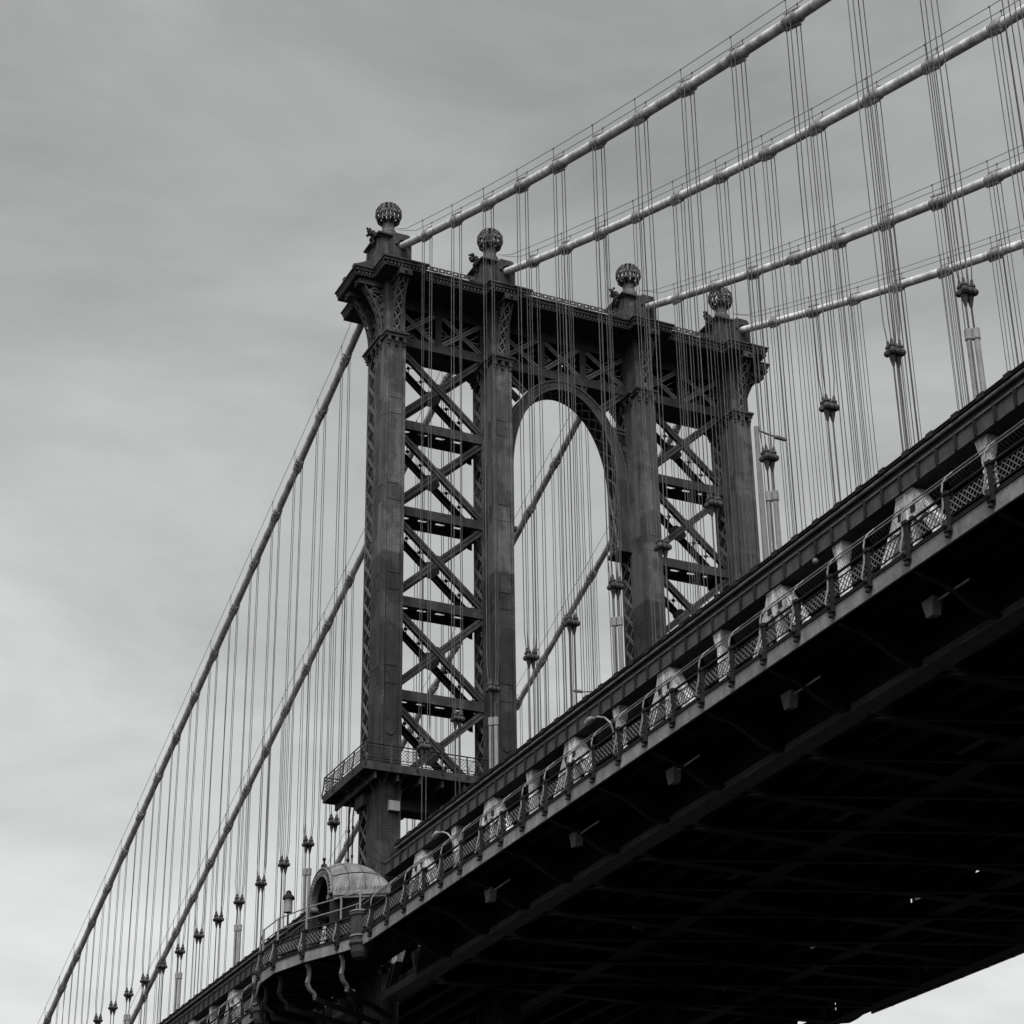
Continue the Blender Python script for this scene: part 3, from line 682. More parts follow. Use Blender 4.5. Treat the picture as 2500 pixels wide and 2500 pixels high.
for i, x in enumerate(X):
    ys = [-98+2.0*k for k in range(48)]; ys = [y for y in ys if y < -2.6]+[-2.4]
    mb = MB().tube([(x, y, zf(y)) for y in ys], 0.29, 18)
    yb = [2.4]+[4+2.5*k for k in range(42)]
    mb.tube([(x, y, zk(y)) for y in yb], 0.29, 18)
    mb.tube([(x, -2.41, zf(-2.41)), (x, -1.2, 91.55), (x, 0, 91.62), (x, 1.2, 91.2), (x, 2.41, zk(2.41))], 0.28, 12)
    cb = obj('main_cable', mb, CABLE, smooth=True)
    tag(cb, ['thick pale main cable leaving the leftmost globe pedestal, nearest of the four', 'thick pale main cable leaving the second globe pedestal from the left', 'thick pale main cable leaving the third globe pedestal from the left', 'thick pale main cable leaving the rightmost globe pedestal, farthest of the four'][i], 'cable', 'four main suspension cables')
    cr_ = random.Random(21+i)
    for y in FRONT: put('cable_band', BF, cb, (x, y, zf(y)), (cr_.uniform(-0.02, 0.02), cr_.uniform(-0.25, 0.25), 0), (1, cr_.uniform(0.85, 1.1), 1))
    for y in BACK: put('cable_band', BB, cb, (x, y, zk(y)), (cr_.uniform(-0.02, 0.02), cr_.uniform(-0.25, 0.25), 0), (1, cr_.uniform(0.85, 1.1), 1))
    for sx in (-0.36, 0.36):
        hr = MB(); pts = [(x+sx*0.4, -1.9, 93.3)]+[(x+sx, y, zf(y)+1.12) for y in [-4.5]+FRONT]
        hr.tube(pts, 0.02, 5); obj('hand_rope', hr, ROPE, cb)
        hr = MB(); pts = [(x+sx*0.4, 2.6, 92.6)]+[(x+sx, y, zk(y)+1.12) for y in BACK]
        hr.tube(pts, 0.02, 5); obj('hand_rope', hr, ROPE, cb)
        for y in FRONT+BACK:
            z = zc_(y)
            st = MB().tube([(x+sx*0.9, y, z+0.2), (x+sx, y, z+1.1)], 0.022, 5); st.tube([(x+sx, y, z+1.06), (x+sx, y, z+1.17)], 0.045, 6)
            obj('stanchion', st, ROPE, cb)

# ================================================================= SUSPENDERS
ORD = ['first', 'second', 'third', 'fourth', 'fifth', 'sixth', 'seventh', 'eighth', 'ninth', 'tenth', 'eleventh', 'twelfth', 'thirteenth', 'fourteenth', 'fifteenth', 'sixteenth', 'seventeenth', 'eighteenth', 'nineteenth', 'twentieth']
ZS = 49.9
sock_me = MB()
for sx in (-0.2, 0.2):
    for sy in (-0.13, 0.13):
        sock_me.tube([(sx*1.1, sy*1.1, 0.62), (sx, sy, 0.3), (sx, sy, 0.05)], [0.05, 0.1, 0.13], 8); sock_me.blob((sx, sy, 0.28), 0.16, 5, (1, 1, 0.8))
sock_me.box(-0.34, 0.34, -0.22, 0.22, -0.12, 0.1)
for sx in (-0.26, 0.0, 0.26): sock_me.blob((sx, -0.2, -0.02), 0.17, 5); sock_me.blob((sx, 0.2, 0.0), 0.16, 5)
for sx in (-0.14, 0.14): sock_me.tube([(sx, 0, -0.1), (sx, 0, -0.35), (sx, 0, -0.7)], [0.17, 0.13, 0.05], 8)
SOCKM = sock_me.mesh('socket', SOCK)
SLV = MB()
for sx, sy in ((-0.12, 0.1), (0.12, -0.1)):
    SLV.tube([(sx, sy, 44.2), (sx, sy, 47.9)], 0.125, 14)
    SLV.tube([(sx, sy, 47.6), (sx, sy, 47.62), (sx, sy, 48.1), (sx, sy, 48.12)], [0.13, 0.165, 0.165, 0.13], 14)
SLVM = SLV.mesh('sleeve', SLEEVE, False)
srnd = random.Random(11)
def suspender(x, y, ztop, label, sleeve):
    t = thing('suspender', (x, y, 44.3), label, 'suspender rope', 'suspender rope sets hanging from the main cables')
    for sx in (-0.3, 0.3):
        for sy in (-0.19, 0.19):
            q_ = srnd.uniform(-0.05, 0.05); w_ = srnd.uniform(-0.05, 0.05)
            obj('rope', MB().tube([(x+sx, y+sy, ztop+0.1), (x+sx+q_, y+sy+w_, (ztop+ZS)/2+1), (x+sx, y+sy, ZS+1.6), (x+sx*0.72, y+sy*0.75, ZS+0.5)], 0.025, 6, False), ROPE, t)
    put('socket', SOCKM, t, (x, y, ZS))
    for sx in (-0.14, 0.14): obj('rod', MB().tube([(x+sx, y, ZS-0.5), (x+sx, y, 44.3)], 0.04, 6, False), ROPE, t)
    if sleeve: put('sleeve', SLVM, t, (x, y, 0))
for i, x in enumerate(X):
    for side, LST in (('right', FRONT), ('left', BACK)):
        for k, y in enumerate(LST):
            z = zc_(y)
            if z < ZS+2.5: continue
            if side == 'right' and ((i == 2 and k > 10) or (i == 3 and k > 8) or (i == 1 and k > 13)): continue
            sl = (side == 'right' and k % 3 == 2) or (side == 'left' and k % 3 == 1)
            suspender(x, y, z, '%s rope set %s of the tower on the main cable %s' % (ORD[k], side, CPOS[i]), sl)

# ================================================================= STIFFENING TRUSSES
PTS = sorted(FRONT+[-2.4+0.0]+BACK)
def post_mesh(wide=0.36):
    mb = MB().box(-0.22, 0.22, -wide/2, wide/2, 35.5, 43.0)
    mb.box(-0.26, 0.26, -0.06, 0.06, 35.6, 42.95)
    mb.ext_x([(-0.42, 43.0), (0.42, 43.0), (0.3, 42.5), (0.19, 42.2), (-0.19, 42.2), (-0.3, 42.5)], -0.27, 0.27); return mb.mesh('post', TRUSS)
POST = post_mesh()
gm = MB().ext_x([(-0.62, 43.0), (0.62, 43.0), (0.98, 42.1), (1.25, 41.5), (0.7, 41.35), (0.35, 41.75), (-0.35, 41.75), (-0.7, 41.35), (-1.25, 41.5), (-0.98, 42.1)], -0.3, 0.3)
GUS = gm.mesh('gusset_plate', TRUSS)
def diag_mesh(dy):
    mb = MB(); a = Vector((0, 0.25*(1 if dy > 0 else -1), 42.9)); b = Vector((0, dy, 35.4)); d = (b-a).normalized(); n = Vector((1, 0, 0)).cross(d)
    for s_ in (-1, 1): mb.beam(a+n*0.26*s_, b+n*0.26*s_, 0.5, 0.12, (0, 0, 1)) if False else mb.beam(a+n*0.27*s_, b+n*0.27*s_, 0.46, 0.14, n)
    mb.beam(a, b, 0.3, 0.5, n)
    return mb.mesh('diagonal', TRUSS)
DG = {}
def diag(dy):
    k = round(dy, 2)
    if k not in DG: DG[k] = diag_mesh(dy)
    return DG[k]
SLT = MB().box(-0.345, -0.305, -0.62, -0.3, 41.86, 42.14).box(-0.345, -0.305, 0.3, 0.62, 41.86, 42.14).mesh('slot_cover', IRON)
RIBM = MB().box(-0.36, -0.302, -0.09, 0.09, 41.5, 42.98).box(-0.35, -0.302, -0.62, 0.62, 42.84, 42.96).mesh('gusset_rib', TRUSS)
TL = ['pale steel truss carrying the near edge of the roadway behind the walkway railing', 'inner steel truss under the second main cable', 'inner steel truss under the third main cable', 'steel truss along the far edge of the bridge deck']
YE0, YE1 = -98.0, 118.0
for i, x in enumerate(X):
    tr = thing('stiffening_truss', (x, 0, 34.9), TL[i], 'truss', 'stiffening trusses of the deck')
    for (ya, yb) in ((YE0, -2.3), (2.3, YE1)):
        ch = MB().box(x-0.42, x+0.42, ya, yb, 43.02, 43.7); ch.box(x-0.5, x+0.5, ya, yb, 43.7, 43.82); ch.box(x-0.48, x+0.48, ya, yb, 42.94, 43.02)
        obj('chord', ch, CONS, tr)
        bc = MB().box(x-0.38, x+0.38, ya, yb, 34.95, 35.5); bc.box(x-0.5, x+0.5, ya, yb, 34.87, 34.95)
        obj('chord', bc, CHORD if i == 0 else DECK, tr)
    for s_, LST in ((-1, FRONT), (1, BACK)):
        for k, y in enumerate(LST):
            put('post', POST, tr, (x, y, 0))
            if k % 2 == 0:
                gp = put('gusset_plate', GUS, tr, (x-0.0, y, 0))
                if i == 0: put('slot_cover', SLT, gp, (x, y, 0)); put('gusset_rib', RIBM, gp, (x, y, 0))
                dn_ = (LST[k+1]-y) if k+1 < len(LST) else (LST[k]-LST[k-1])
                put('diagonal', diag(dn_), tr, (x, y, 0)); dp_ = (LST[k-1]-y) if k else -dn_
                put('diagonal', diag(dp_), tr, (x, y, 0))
            # stiffener plates on the chord
            if i == 0:
                for j in range(4):
                    yy = y+(5.275 if s_ < 0 else -5.17)*(j/4)
                    if abs(yy) < 2.5: continue
                    obj('chord_stiffener', MB().box(x-0.55, x-0.44, yy-0.07, yy+0.07, 42.96, 43.72), IRON, tr)

# ================================================================= DECKS
ud = thing('roadway_deck', (0, 0, 43.8), 'dark upper roadway deck above the trusses with pipe rail along its edge', 'bridge deck')
obj('roadway_slab', MB().box(-14.9, 14.9, YE0, -2.6, 43.95, 44.25), ASPH, ud); obj('roadway_slab', MB().box(-14.9, 14.9, 2.6, YE1, 43.95, 44.25), ASPH, ud)
obj('roadway_slab', MB().box(-13.7, -7.0, -2.6, 2.6, 43.95, 44.25), ASPH, ud); obj('roadway_slab', MB().box(-5.2, 5.2, -2.6, 2.6, 43.95, 44.25), ASPH, ud); obj('roadway_slab', MB().box(7, 13.7, -2.6, 2.6, 43.95, 44.25), ASPH, ud)
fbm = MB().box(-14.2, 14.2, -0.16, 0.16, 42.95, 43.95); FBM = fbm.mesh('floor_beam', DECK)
for y in FRONT+BACK: put('floor_beam', FBM, ud, (0, y, 0))
for sx in (-12.5, -10.3, -8.1, -4, 0, 4, 8.1, 10.3, 12.5): obj('stringer', MB().box(sx-0.12, sx+0.12, YE0, YE1, 43.3, 43.93), DECK, ud)
for sd_ in (-1, 1):
    xr = 15.2*sd_
    for (ya, yb) in ((YE0, -4.2), (4.2, YE1)):
        obj('edge_pipe', MB().tube([(xr-0.1*sd_, ya, 44.2), (xr-0.1*sd_, yb, 44.2)], 0.085, 8), FASC, ud)
        obj('edge_rail', MB().box(*sorted((xr-0.02, xr-0.14*sd_)), ya, yb, 44.44, 44.5), RAIL, ud)
        obj('edge_rail', MB().box(*sorted((xr-0.02, xr-0.14*sd_)), ya, yb, 44.33, 44.37), RAIL, ud)
        obj('edge_ledge', MB().box(*sorted((xr-0.4*sd_, xr-0.22*sd_)), ya, yb, 43.84, 44.32), IRON, ud)
        y = ya
        while y < yb:
            obj('rail_block', MB().box(*sorted((xr+0.06*sd_, xr-0.2*sd_)), y-0.22, y+0.22, 44.3, 44.54), RAIL, ud); y += 1.757
ld = thing('floor_deck', (0, 0, 36.0), 'shadowed lower deck of floor beams and stringers seen from below', 'bridge deck')
for (xa, xb) in ((-14.0, -10.6), (-10.2, -6.8), (-5.3, 5.3), (6.8, 10.2), (10.6, 14.0)):
    obj('deck_slab', MB().box(xa, xb, YE0, YE1, 36.25, 36.5), ASPH, ld)
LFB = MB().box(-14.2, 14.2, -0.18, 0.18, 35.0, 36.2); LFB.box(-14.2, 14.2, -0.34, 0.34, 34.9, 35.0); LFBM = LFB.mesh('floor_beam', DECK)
for y in FRONT+BACK: put('floor_beam', LFBM, ld, (0, y, 0))
for sx in (-13, -11.4, -9.6, -7.9, -4.2, -2.1, 0, 2.1, 4.2, 7.9, 9.6, 11.4, 13): obj('stringer', MB().box(sx-0.13, sx+0.13, YE0, YE1, 35.5, 36.24), DECK, ld)
for s_, LST in ((-1, FRONT), (1, BACK)):
    for k in range(len(LST)-1):
        mb = MB().beam((-14.2, LST[k], 34.8), (0, LST[k+1], 34.8), 0.25, 0.12); mb.beam((0, LST[k], 34.78), (14.2, LST[k+1], 34.78), 0.25, 0.12)
        obj('lateral_brace', mb, DECK, ld)

# ================================================================= WALKWAY
XO = -19.0
def path():
    pts = []
    y = YE0
    while y < -8.6: pts.append((XO, y)); y += 2.6375
    return pts
# post stations: half panels on the straight runs, bulge round the tower leg
straight_f = [FRONT[-1]+2.6375*k for k in range(0, 34) if FRONT[-1]+2.6375*k < -9.2]
bulge = [(-19.15, -8.35), (-19.75, -6.7), (-20.95, -3.9), (-21.75, -0.9), (-21.75, 1.9), (-20.95, 4.9), (-19.75, 7.7), (-19.1, 9.4)]
straight_b = [BACK[1]-2.585+2.585*k for k in range(0, 40)]
ST = [(XO, y) for y in straight_f]+bulge+[(XO, y) for y in straight_b]
wk = thing('walkway', (-17, 0, 36.2), 'cantilevered footway with plain grey fascia running along the near side of the bridge', 'walkway')
for (p, q) in zip(ST[:-1], ST[1:]):
    a, b = Vector((*p, 0)), Vector((*q, 0)); d = (b-a).normalized(); n_ = Vector((-d.y, d.x, 0))
    if n_.x > 0: n_ = -n_
    e = 0.004
    mb = MB().beam(a+d*e+Vector((0, 0, 36.62)), b-d*e+Vector((0, 0, 36.62)), 0.1, 0.66)
    obj('fascia_plate', mb, FASC, wk)
    mb2 = MB().beam(a+d*e+Vector((0, 0, 36.985)), b-d*e+Vector((0, 0, 36.985)), 0.22, 0.06)
    obj('fascia_cap', mb2, RAIL, wk)
# floor slabs
obj('floor_slab', MB().box(XO+0.08, -15.0, ST[0][1], -8.4, 36.8, 36.95), DECK, wk)
obj('floor_slab', MB().box(XO+0.08, -15.0, 9.5, ST[-1][1], 36.8, 36.95), DECK, wk)
obj('floor_slab', MB().ext_z([(bx+0.08, by) for bx, by in bulge]+[(-15.6, 9.4), (-15.6, -8.35)], 36.8, 36.95), DECK, wk)
for sx in (-18.0, -16.6): 
    obj('stringer', MB().box(sx-0.1, sx+0.1, YE0, -8.4, 36.4, 36.79), DECK, wk); obj('stringer', MB().box(sx-0.1, sx+0.1, 9.5, YE1, 36.4, 36.79), DECK, wk)
br = MB()
pts = [(-18.85, 36.25), (-18.4, 36.12), (-17.8, 36.0), (-17.2, 35.75), (-16.6, 35.35), (-16.0, 35.05), (-15.3, 34.95)]
pts_b = pts+[(-15.05, 34.95), (-15.05, 36.78), (-18.9, 36.78)]
br.ext_y(pts+[(-15.05, 34.95), (-15.05, 36.78), (-18.9, 36.78)], -0.05, 0.05); BR = br.mesh('bracket', DECK)
bf = MB()
for (a, b), (c_, d) in zip(pts[:-1], pts[1:]): bf.beam((a, 0, b-0.03), (c_, 0, d-0.03), 0.22, 0.05)
BRF = bf.mesh('bracket_flange', IRON)
for y in FRONT+BACK:
    if -7.7 < y < 8.7: continue
    b_ = put('bracket', BR, wk, (0, y, 0)); put('bracket_flange', BRF, b_, (0, y, 0))
for (bx, by) in bulge[1:-1]:
    mb = MB(); vx = Vector((-15.3-bx, (0.5-by)*0.35, 0)); L = vx.length; vx.normalize()
    prof = [(0.22, 36.25), (0.42, 35.95), (0.42, 35.5), (0.3, 35.05), (0.5, 34.7), (0.85, 34.5), (0.95, 34.15)]
    for (a, z0), (c_, z1) in zip(prof[:-1], prof[1:]): mb.beam(Vector((bx, by, z0))+vx*a, Vector((bx, by, z1))+vx*c_, 0.2, 0.2)
    bm_ = MB().beam(Vector((bx, by, 36.6))+vx*0.15, Vector((bx, by, 36.6))+vx*L, 0.16, 0.3)
    bm_.beam(Vector((bx, by, 34.2))+vx*0.9, Vector((bx, by, 33.4))+vx*L, 0.2, 0.3)
    obj('bracket', bm_, DECK, wk)
    obj('bracket_scroll', mb, FLOOD if by < -3 else DECK, wk)
for LST in (FRONT, BACK):
    for k in range(len(LST)-1):
        ya, yb = sorted((LST[k], LST[k+1])); obj('shade_screen', MB().box(-15.08, -15.02, ya+0.07, yb-0.07, 35.3, 36.78), DECK, wk)  # added dark screens: hide lit truss feet, cut light below the walkway
# railing ------------------------------------------------------
rl = thing('walkway_railing', (XO, -20, 36.3), 'dark iron footway railing with diamond mesh panels and curved fence posts above', 'railing')
seen = lambda y: -80 < y < 60
PM = MB()     # one dark post with clamp foot (outward = -x)
PM.box(-0.1, 0.1, -0.11, 0.11, 36.55, 38.22); PM.box(-0.16, 0.14, -0.15, 0.15, 38.2, 38.34)
PM.box(-0.26, -0.06, -0.15, 0.15, 36.66, 37.05); PM.box(-0.22, -0.1, -0.06, 0.06, 36.44, 36.66); PM.blob((-0.28, 0, 36.9), 0.13, 5); PM.blob((-0.24, 0.0, 36.48), 0.09, 5); PM.blob((-0.26, 0, 37.0), 0.1, 5)
PMM = PM.mesh('post', RAIL)
SCM = MB().tube([(-0.16, 0.2, 36.95), (-0.24, 0.28, 37.15), (-0.2, 0.22, 37.45), (-0.13, 0.17, 37.8), (-0.1, 0.16, 38.2)], 0.04, 6).mesh('scroll_bracket', SCROLL)
FPM = MB().tube([(0.05, 0.3, 38.2), (0.0, 0.3, 38.55), (0.08, 0.3, 38.9), (0.28, 0.3, 39.2), (0.62, 0.3, 39.5)], 0.036, 6).mesh('fence_post', GALV)
WPC = {}
FENC = {}
def fence_mesh(L):
    mb = MB(); n = int(L/0.2)
    def S(u): 
        prof = [(0.0, 38.3), (0.0, 38.55), (0.08, 38.9), (0.28, 39.2), (0.6, 39.48)]
        f_ = u*(len(prof)-1); i_ = min(int(f_), len(prof)-2); f_ -= i_
        return (prof[i_][0]*(1-f_)+prof[i_+1][0]*f_, prof[i_][1]*(1-f_)+prof[i_+1][1]*f_)
    for k in range(n+1):
        for s_ in (-1, 1):
            for q in range(4):
                (a0, z0), (a1, z1) = S(q/4), S((q+1)/4); x0 = k*L/n+s_*0.28*(q-2)/1.0; x1 = k*L/n+s_*0.28*(q-1)/1.0
                if min(x0, x1) < 0 or max(x0, x1) > L: continue
                mb.beam((x0, -a0, z0), (x1, -a1, z1), 0.007, 0.007)
    return mb.mesh('fence_mesh', MESH)
for idx, (px, py) in enumerate(ST):
    ang = 0.0
    if 0 < idx < len(ST)-1:
        d = Vector((ST[idx+1][0]-ST[idx-1][0], ST[idx+1][1]-ST[idx-1][1])); ang = math.atan2(d.y, d.x)-math.pi/2
    po = put('post', PMM, rl, (px, py, 0), (0, 0, ang))
    if seen(py):
        so = put('scroll_bracket', SCM, po, (px, py, 0), (0, 0, ang))
        if not -7 < py < 9: put('fence_post', FPM, rl, (px, py, 0), (0, 0, ang))
    if idx == len(ST)-1: break
    qx, qy = ST[idx+1]; a = Vector((px, py, 0)); b = Vector((qx, qy, 0)); L = (b-a).length; an2 = math.atan2(qy-py, qx-px)
    r_ = MB()
    for zz, rad in ((38.27, 0.06), (38.02, 0.035), (37.32, 0.035), (37.12, 0.05)): r_.tube([a+Vector((0, 0, zz)), b+Vector((0, 0, zz))], rad, 6)
    obj('rail', r_, RAIL, rl)
    if seen(py):
        k = round(L, 2)
        if k not in WPC: WPC[k] = wire_panel(L-0.24, 0.62, 0.3, 0.036, 'mesh_panel', LACE)
        d = (b-a).normalized()
        wp = put('mesh_panel', WPC[k], rl, a+d*0.12+Vector((0, 0, 37.36)), (srnd.uniform(-0.06, 0.06), srnd.uniform(-0.012, 0.012), an2+srnd.uniform(-0.008, 0.008))); wp['kind'] = 'stuff'
        if not -7 < py < 9:
            if k not in FENC: FENC[k] = fence_mesh(L)
            fm = put('fence_mesh', FENC[k], rl, a, (0, 0, an2)); fm['kind'] = 'stuff'
for (ya, yb) in ((ST[0][1], -8.4), (straight_b[0], ST[-1][1])):
    obj('fence_wire', MB().tube([(XO+0.6, ya, 39.48), (XO+0.6, yb, 39.48)], 0.028, 6), GALV, rl)
    obj('fence_wire', MB().tube([(XO+0.09, ya, 38.92), (XO+0.09, yb, 38.92)], 0.028, 6), GALV, rl)
# pipe guard on the bulge
for (p, q) in zip(bulge[:-1], bulge[1:]):
    mb = MB()
    for zz in (39.0, 39.75): mb.tube([(p[0]+0.1, p[1], zz), (q[0]+0.1, q[1], zz)], 0.04, 6)
    obj('guard_pipe', mb, GALV, rl)
for (bx, by) in bulge: obj('guard_post', MB().tube([(bx+0.1, by, 38.2), (bx+0.1, by, 39.8)], 0.07, 8), GALV, rl)
# round railing pier where the bulge starts
for yy, nm in ((-8.5, 'round banded iron railing pier where the footway widens in front of the tower'), (9.4, 'round iron railing pier beyond the tower where the footway narrows again')):
    pr = [(0.0, 35.55), (0.42, 35.62), (0.56, 35.9), (0.6, 36.3), (0.7, 36.4), (0.7, 36.5), (0.6, 36.6), (0.6, 38.1), (0.68, 38.15), (0.68, 38.3), (0.0, 38.32)]
    o = obj('railing_pier', MB().lathe([(r_, z) for r_, z in pr], (-19.05, yy, 0), 20), STEELP); tag(o, nm, 'railing pier')
    bn = MB().lathe([(0.6, 38.35), (0.7, 38.35), (0.7, 38.42), (0.6, 38.42), (0.6, 38.35)], (-19.05, yy, 0), 20); bn.lathe([(0.59, 36.85), (0.66, 36.85), (0.66, 36.93), (0.59, 36.93), (0.59, 36.85)], (-19.05, yy, 0), 20)
    obj('band', bn, GALV, o)

# ================================================================= DOMED PAVILION at the leg
pv = thing('domed_pavilion', (-16.5, CY, 36.96), 'domed pavilion with arched porch on the footway at the foot of the left tower leg', 'pavilion')
DC = (-14.7, CY); A0, A1 = R(100), R(268); zc0 = 41.6
VS = [(-18.3, 2.12, 2.12), (-17.9, 2.42, 2.3), (-17.45, 2.72, 2.44), (-17.0, 3.0, 2.5), (-16.55, 3.26, 2.48), (-16.1, 3.52, 2.36), (-15.75, 3.72, 2.16), (-15.45, 3.88, 1.85), (-15.2, 3.98, 1.4)]
def vp(sec, t, off=0.0):
    x_, w_, h_ = sec; return (x_, CY-(w_+off)*math.cos(t), 41.72+(h_+off)*math.sin(t))
for a in range(0, len(VS)-1, 2):                 # sheet panels with open seams
    for b in range(6):
        t0, t1 = math.pi*b/6+0.02, math.pi*(b+1)/6-0.02; mb = MB(); k0 = 0
        rows = [VS[a], VS[a+1], VS[min(a+2, len(VS)-1)]]
        if (a//2+b) % 2: rows = rows
        for off in (0.0, -0.07):
            g_ = []
            for q, sec in enumerate(rows):
                sec = (sec[0]+(0.02 if q == 0 else -0.02 if q == 2 else 0), sec[1], sec[2])
                g_ += [vp(sec, t0+(t1-t0)*c/4, off) for c in range(5)]
            mb.add(g_, [(q*5+c, q*5+c+1, (q+1)*5+c+1, (q+1)*5+c) for q in range(2) for c in range(4)])
        obj('dome_panel', mb, STONE, pv, smooth=True)
mb = MB(); g_ = []
for sec in VS: g_ += [vp(sec, math.pi*c/16, -0.05) for c in range(17)]
mb.add(g_, [(q*17+c, q*17+c+1, (q+1)*17+c+1, (q+1)*17+c) for q in range(len(VS)-1) for c in range(16)])
obj('dome_core', mb, IRON, pv)
cn = MB()
for s_ in (-1, 1):
    for (xa, wa, _), (xb, wb, _) in zip(VS[:-1], VS[1:]):
        a, b = Vector((xa, CY+s_*(wa+0.12), 41.5)), Vector((xb, CY+s_*(wb+0.12), 41.5)); cn.beam(a, b, 0.42, 0.3); cn.beam(a+Vector((0, 0, -0.24)), b+Vector((0, 0, -0.24)), 0.24, 0.17)
cp_ = obj('dome_cornice', cn, STONE, pv)
for s_ in (-1, 1):
    for k in range(17):
        f_ = (k+0.5)/17*(len(VS)-1); q = min(int(f_), len(VS)-2); f_ -= q
        xx = VS[q][0]*(1-f_)+VS[q+1][0]*f_; ww = VS[q][1]*(1-f_)+VS[q+1][1]*f_
        obj('antefix', MB().box(xx-0.05, xx+0.05, CY+s_*(ww+0.28)-0.05, CY+s_*(ww+0.28)+0.05, 41.66, 41.84), STONE, cp_)
dr = MB()
for (a, b) in ((A0, R(150)), (R(210), A1)): dr.lathe([(3.1, 36.96), (3.1, 41.25)], (DC[0], DC[1], 0), 8, a, b); dr.lathe([(2.9, 36.96), (2.9, 41.25)], (DC[0], DC[1], 0), 8, a, b)
dr.lathe([(1.7, 36.96), (1.7, 43.6)], (DC[0], DC[1], 0), 16, A0, A1)
obj('drum_wall', dr, IRON, pv)
# porch arch facing outwards at x = -18.1
ar = MB(); na = 20; ro, ri, zc0 = 2.15, 1.62, 41.6
for k in range(na):
    t0, t1 = math.pi*k/na, math.pi*(k+1)/na
    q = [(CY+ri*math.cos(t0), zc0+ri*math.sin(t0)), (CY+ro*math.cos(t0), zc0+ro*math.sin(t0)), (CY+ro*math.cos(t1), zc0+ro*math.sin(t1)), (CY+ri*math.cos(t1), zc0+ri*math.sin(t1))]
    ar.ext_x(q, -18.42, -18.02)
pa = obj('porch_arch', ar, STONE, pv)
for s_ in (-1, 1):
    ya, yb = sorted((CY+s_*ri, CY+s_*(ro-0.05)))
    obj('porch_jamb', MB().box(-18.35, -17.9, ya, yb, 36.96, 41.58), IRON, pv)
    obj('impost_scroll', MB().tube([(-18.5, CY+s_*(ri-0.05), 41.45), (-18.0, CY+s_*(ri-0.05), 41.45)], 0.17, 10), STONE, pv)
for k in range(22):
    t = math.pi*(k+0.5)/22
    obj('archivolt_block', MB().beam((-18.46, CY+1.78*math.cos(t), zc0+1.78*math.sin(t)), (-18.46, CY+2.0*math.cos(t), zc0+2.0*math.sin(t)), 0.12, 0.1, (1, 0, 0)), STONE, pa)
for r_ in (1.66, 2.14):
    obj('archivolt_moulding', MB().tube([(-18.44, CY+r_*math.cos(math.pi*k/20), zc0+r_*math.sin(math.pi*k/20)) for k in range(21)], 0.07, 6), STONE, pa)
fn = MB().blob((-18.2, CY, 43.95), 0.22, 6); fn.blob((-18.2, CY-0.25, 43.85), 0.16, 5); fn.blob((-18.2, CY+0.25, 43.85), 0.16, 5); fn.tube([(-18.2, CY, 43.6), (-18.2, CY, 44.4)], 0.07, 6); fn.blob((-18.2, CY, 44.45), 0.13, 5)
obj('crest_finial', fn, IRON, pv)

# ================================================================= SMALL THINGS
def gooseneck(y, label):
    t = thing('walkway_lamp', (-18.8, y, 37.0), label, 'street lamp', 'footway lamps on curved arms')
    obj('pole', MB().tube([(-18.75, y, 36.95), (-18.8, y, 38.6), (-18.8, y+0.25, 39.1), (-18.8, y+0.8, 39.55), (-18.8, y+1.5, 39.85), (-18.8, y+2.2, 40.0)], 0.05, 8), GALV, t)
    obj('lamp_head', MB().tube([(-18.8, y+2.1, 40.03), (-18.8, y+2.3, 40.0), (-18.8, y+2.7, 39.93), (-18.8, y+2.85, 39.9)], [0.06, 0.17, 0.16, 0.05], 10), SLEEVE, t)
gooseneck(-21.8, 'small footway lamp on curved arm close to the tower')
gooseneck(-40.9, 'small footway lamp on curved arm halfway along the railing')
def tall_lamp(x, y, arm, label):
    t = thing('roadway_lamp', (x, y, 44.25), label, 'street lamp', 'tall roadway lamps')
    obj('pole', MB().tube([(x, y, 44.25), (x, y, 53.25)], [0.17, 0.12], 10), GALV, t)
    obj('arm', MB().tube([(x, y, 53.1), (x+arm*0.6, y, 52.98), (x+arm, y, 52.92)], 0.05, 6), GALV, t)
    obj('lamp_head', MB().tube([(x+arm*0.9, y, 52.95), (x+arm, y, 52.93), (x+arm*1.5, y, 52.9), (x+arm*1.6, y, 52.9)], [0.05, 0.12, 0.11, 0.04], 8), GALV, t)
tall_lamp(-13.5, -47.2, 1.1, 'tall grey roadway lamp with short arm right of the rightmost tower leg')
tall_lamp(-5.2, -13.4, -1.0, 'tall grey roadway lamp whose head just clears the deck edge between the middle legs')
ln = thing('lantern_post', (-21.6, 0.3, 38.2), 'lantern with dark cap and pale drum on a thin post at the footway bulge', 'lantern')
obj('pole', MB().tube([(-21.0, -0.8, 36.95), (-21.0, -0.8, 40.3)], 0.07, 8), IRON, ln)
obj('drum', MB().lathe([(0.0, 40.25), (0.27, 40.25), (0.27, 41.1), (0.0, 41.1)], (-21.0, -0.8, 0), 14), SLEEVE, ln)
obj('cap', MB().lathe([(0.0, 41.1), (0.4, 41.12), (0.34, 41.3), (0.2, 41.42), (0.16, 41.62), (0.0, 41.72)], (-21.0, -0.8, 0), 14), IRON, ln)
FLN = ['leftmost', 'second', 'third', 'fourth', 'fifth', 'sixth', 'seventh']
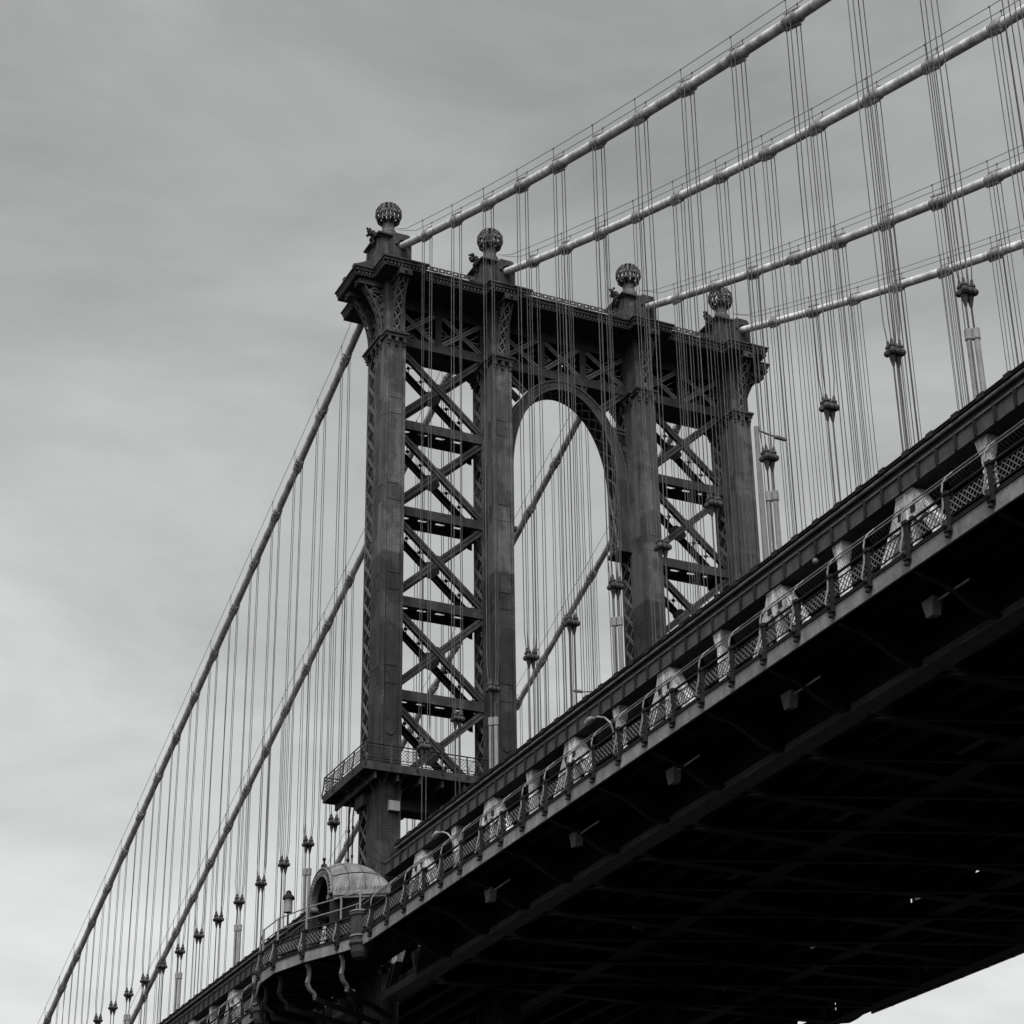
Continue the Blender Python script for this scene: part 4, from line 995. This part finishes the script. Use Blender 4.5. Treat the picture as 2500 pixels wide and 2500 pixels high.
for k, y in enumerate((-23.3, -33.7, -43.8, -54.0, -64.4)):
    t = thing('floodlight', (-17.2, y, 35.5), ['pale floodlight hood under the footway, nearest the tower', 'pale floodlight hood under the footway, second out from the tower', 'pale floodlight hood under the footway, third out from the tower', 'pale floodlight hood under the footway, fourth out from the tower', 'pale floodlight hood under the footway, farthest from the tower'][k], 'floodlight', 'floodlight hoods under the footway')
    obj('hood', MB().prism([(-0.42, 0.35), (0.42, 0.35), (0.2, -0.4), (-0.2, -0.4)], lambda a, b: (-17.45, y+a, 35.55+b), lambda a, b: (-17.0, y+a*0.8, 35.55+b*0.8)), FLOOD, t)
    obj('conduit', MB().tube([(-17.2, y-0.3, 35.75), (-17.1, y-2.2, 35.85)], 0.05, 6), SCROLL, t)
    obj('hanger', MB().tube([(-17.2, y, 35.8), (-17.2, y, 36.8)], 0.04, 6), IRON, t)
def sag(a, b, drop, r_=0.025):
    a, b = Vector(a), Vector(b); return MB().tube([a.lerp(b, k/12)+Vector((0, 0, -drop*4*(k/12)*(1-k/12))) for k in range(13)], r_, 6)
o = obj('hanging_wire', sag((-15.85, YF-0.1, 44.9), (-14.0, -3.6, 44.4), 0.7), IRON); tag(o, 'loose dark wire sagging across the left tower leg above the dome', 'wire', 'loose wires on the leg')
o = obj('hanging_wire', sag((-16.3, YF-0.05, 44.5), (-14.6, -4.2, 43.4), 0.45), IRON); tag(o, 'lower loose dark wire draped from leg to roadway edge over the dome', 'wire', 'loose wires on the leg')
lm = thing('edge_luminaire', (-15.0, -53.6, 42.4), 'round white luminaire hanging under the roadway edge at the right', 'luminaire')
obj('globe', MB().blob((-15.05, -53.6, 42.74), 0.15, 8), SLEEVE, lm); obj('stem', MB().tube([(-15.05, -53.6, 42.85), (-15.0, -53.6, 42.96)], 0.04, 6), IRON, lm)

fwk = thing('walkway', (17, 0, 36.2), 'shadowed footway slung along the far side of the bridge deck', 'walkway')
for (ya, yb) in ((YE0, -6.0), (6.0, YE1)):
    obj('floor_slab', MB().box(15.1, 18.9, ya, yb, 36.8, 36.95), DECK, fwk)
    obj('fascia_plate', MB().box(18.92, 19.05, ya, yb, 36.3, 36.95), FASC, fwk)
    r_ = MB()
    for zz in (37.3, 38.25): r_.tube([(19.0, ya, zz), (19.0, yb, zz)], 0.05, 6)
    obj('rail', r_, RAIL, fwk)
    y = ya
    while y < yb: obj('post', MB().box(18.9, 19.1, y-0.1, y+0.1, 36.3, 38.3), RAIL, fwk); y += 2.6375
BRM = MB().ext_y([(-a, z) for a, z in pts_b], -0.05, 0.05).mesh('bracket', DECK)
for y in FRONT+BACK: put('bracket', BRM, fwk, (0, y, 0))
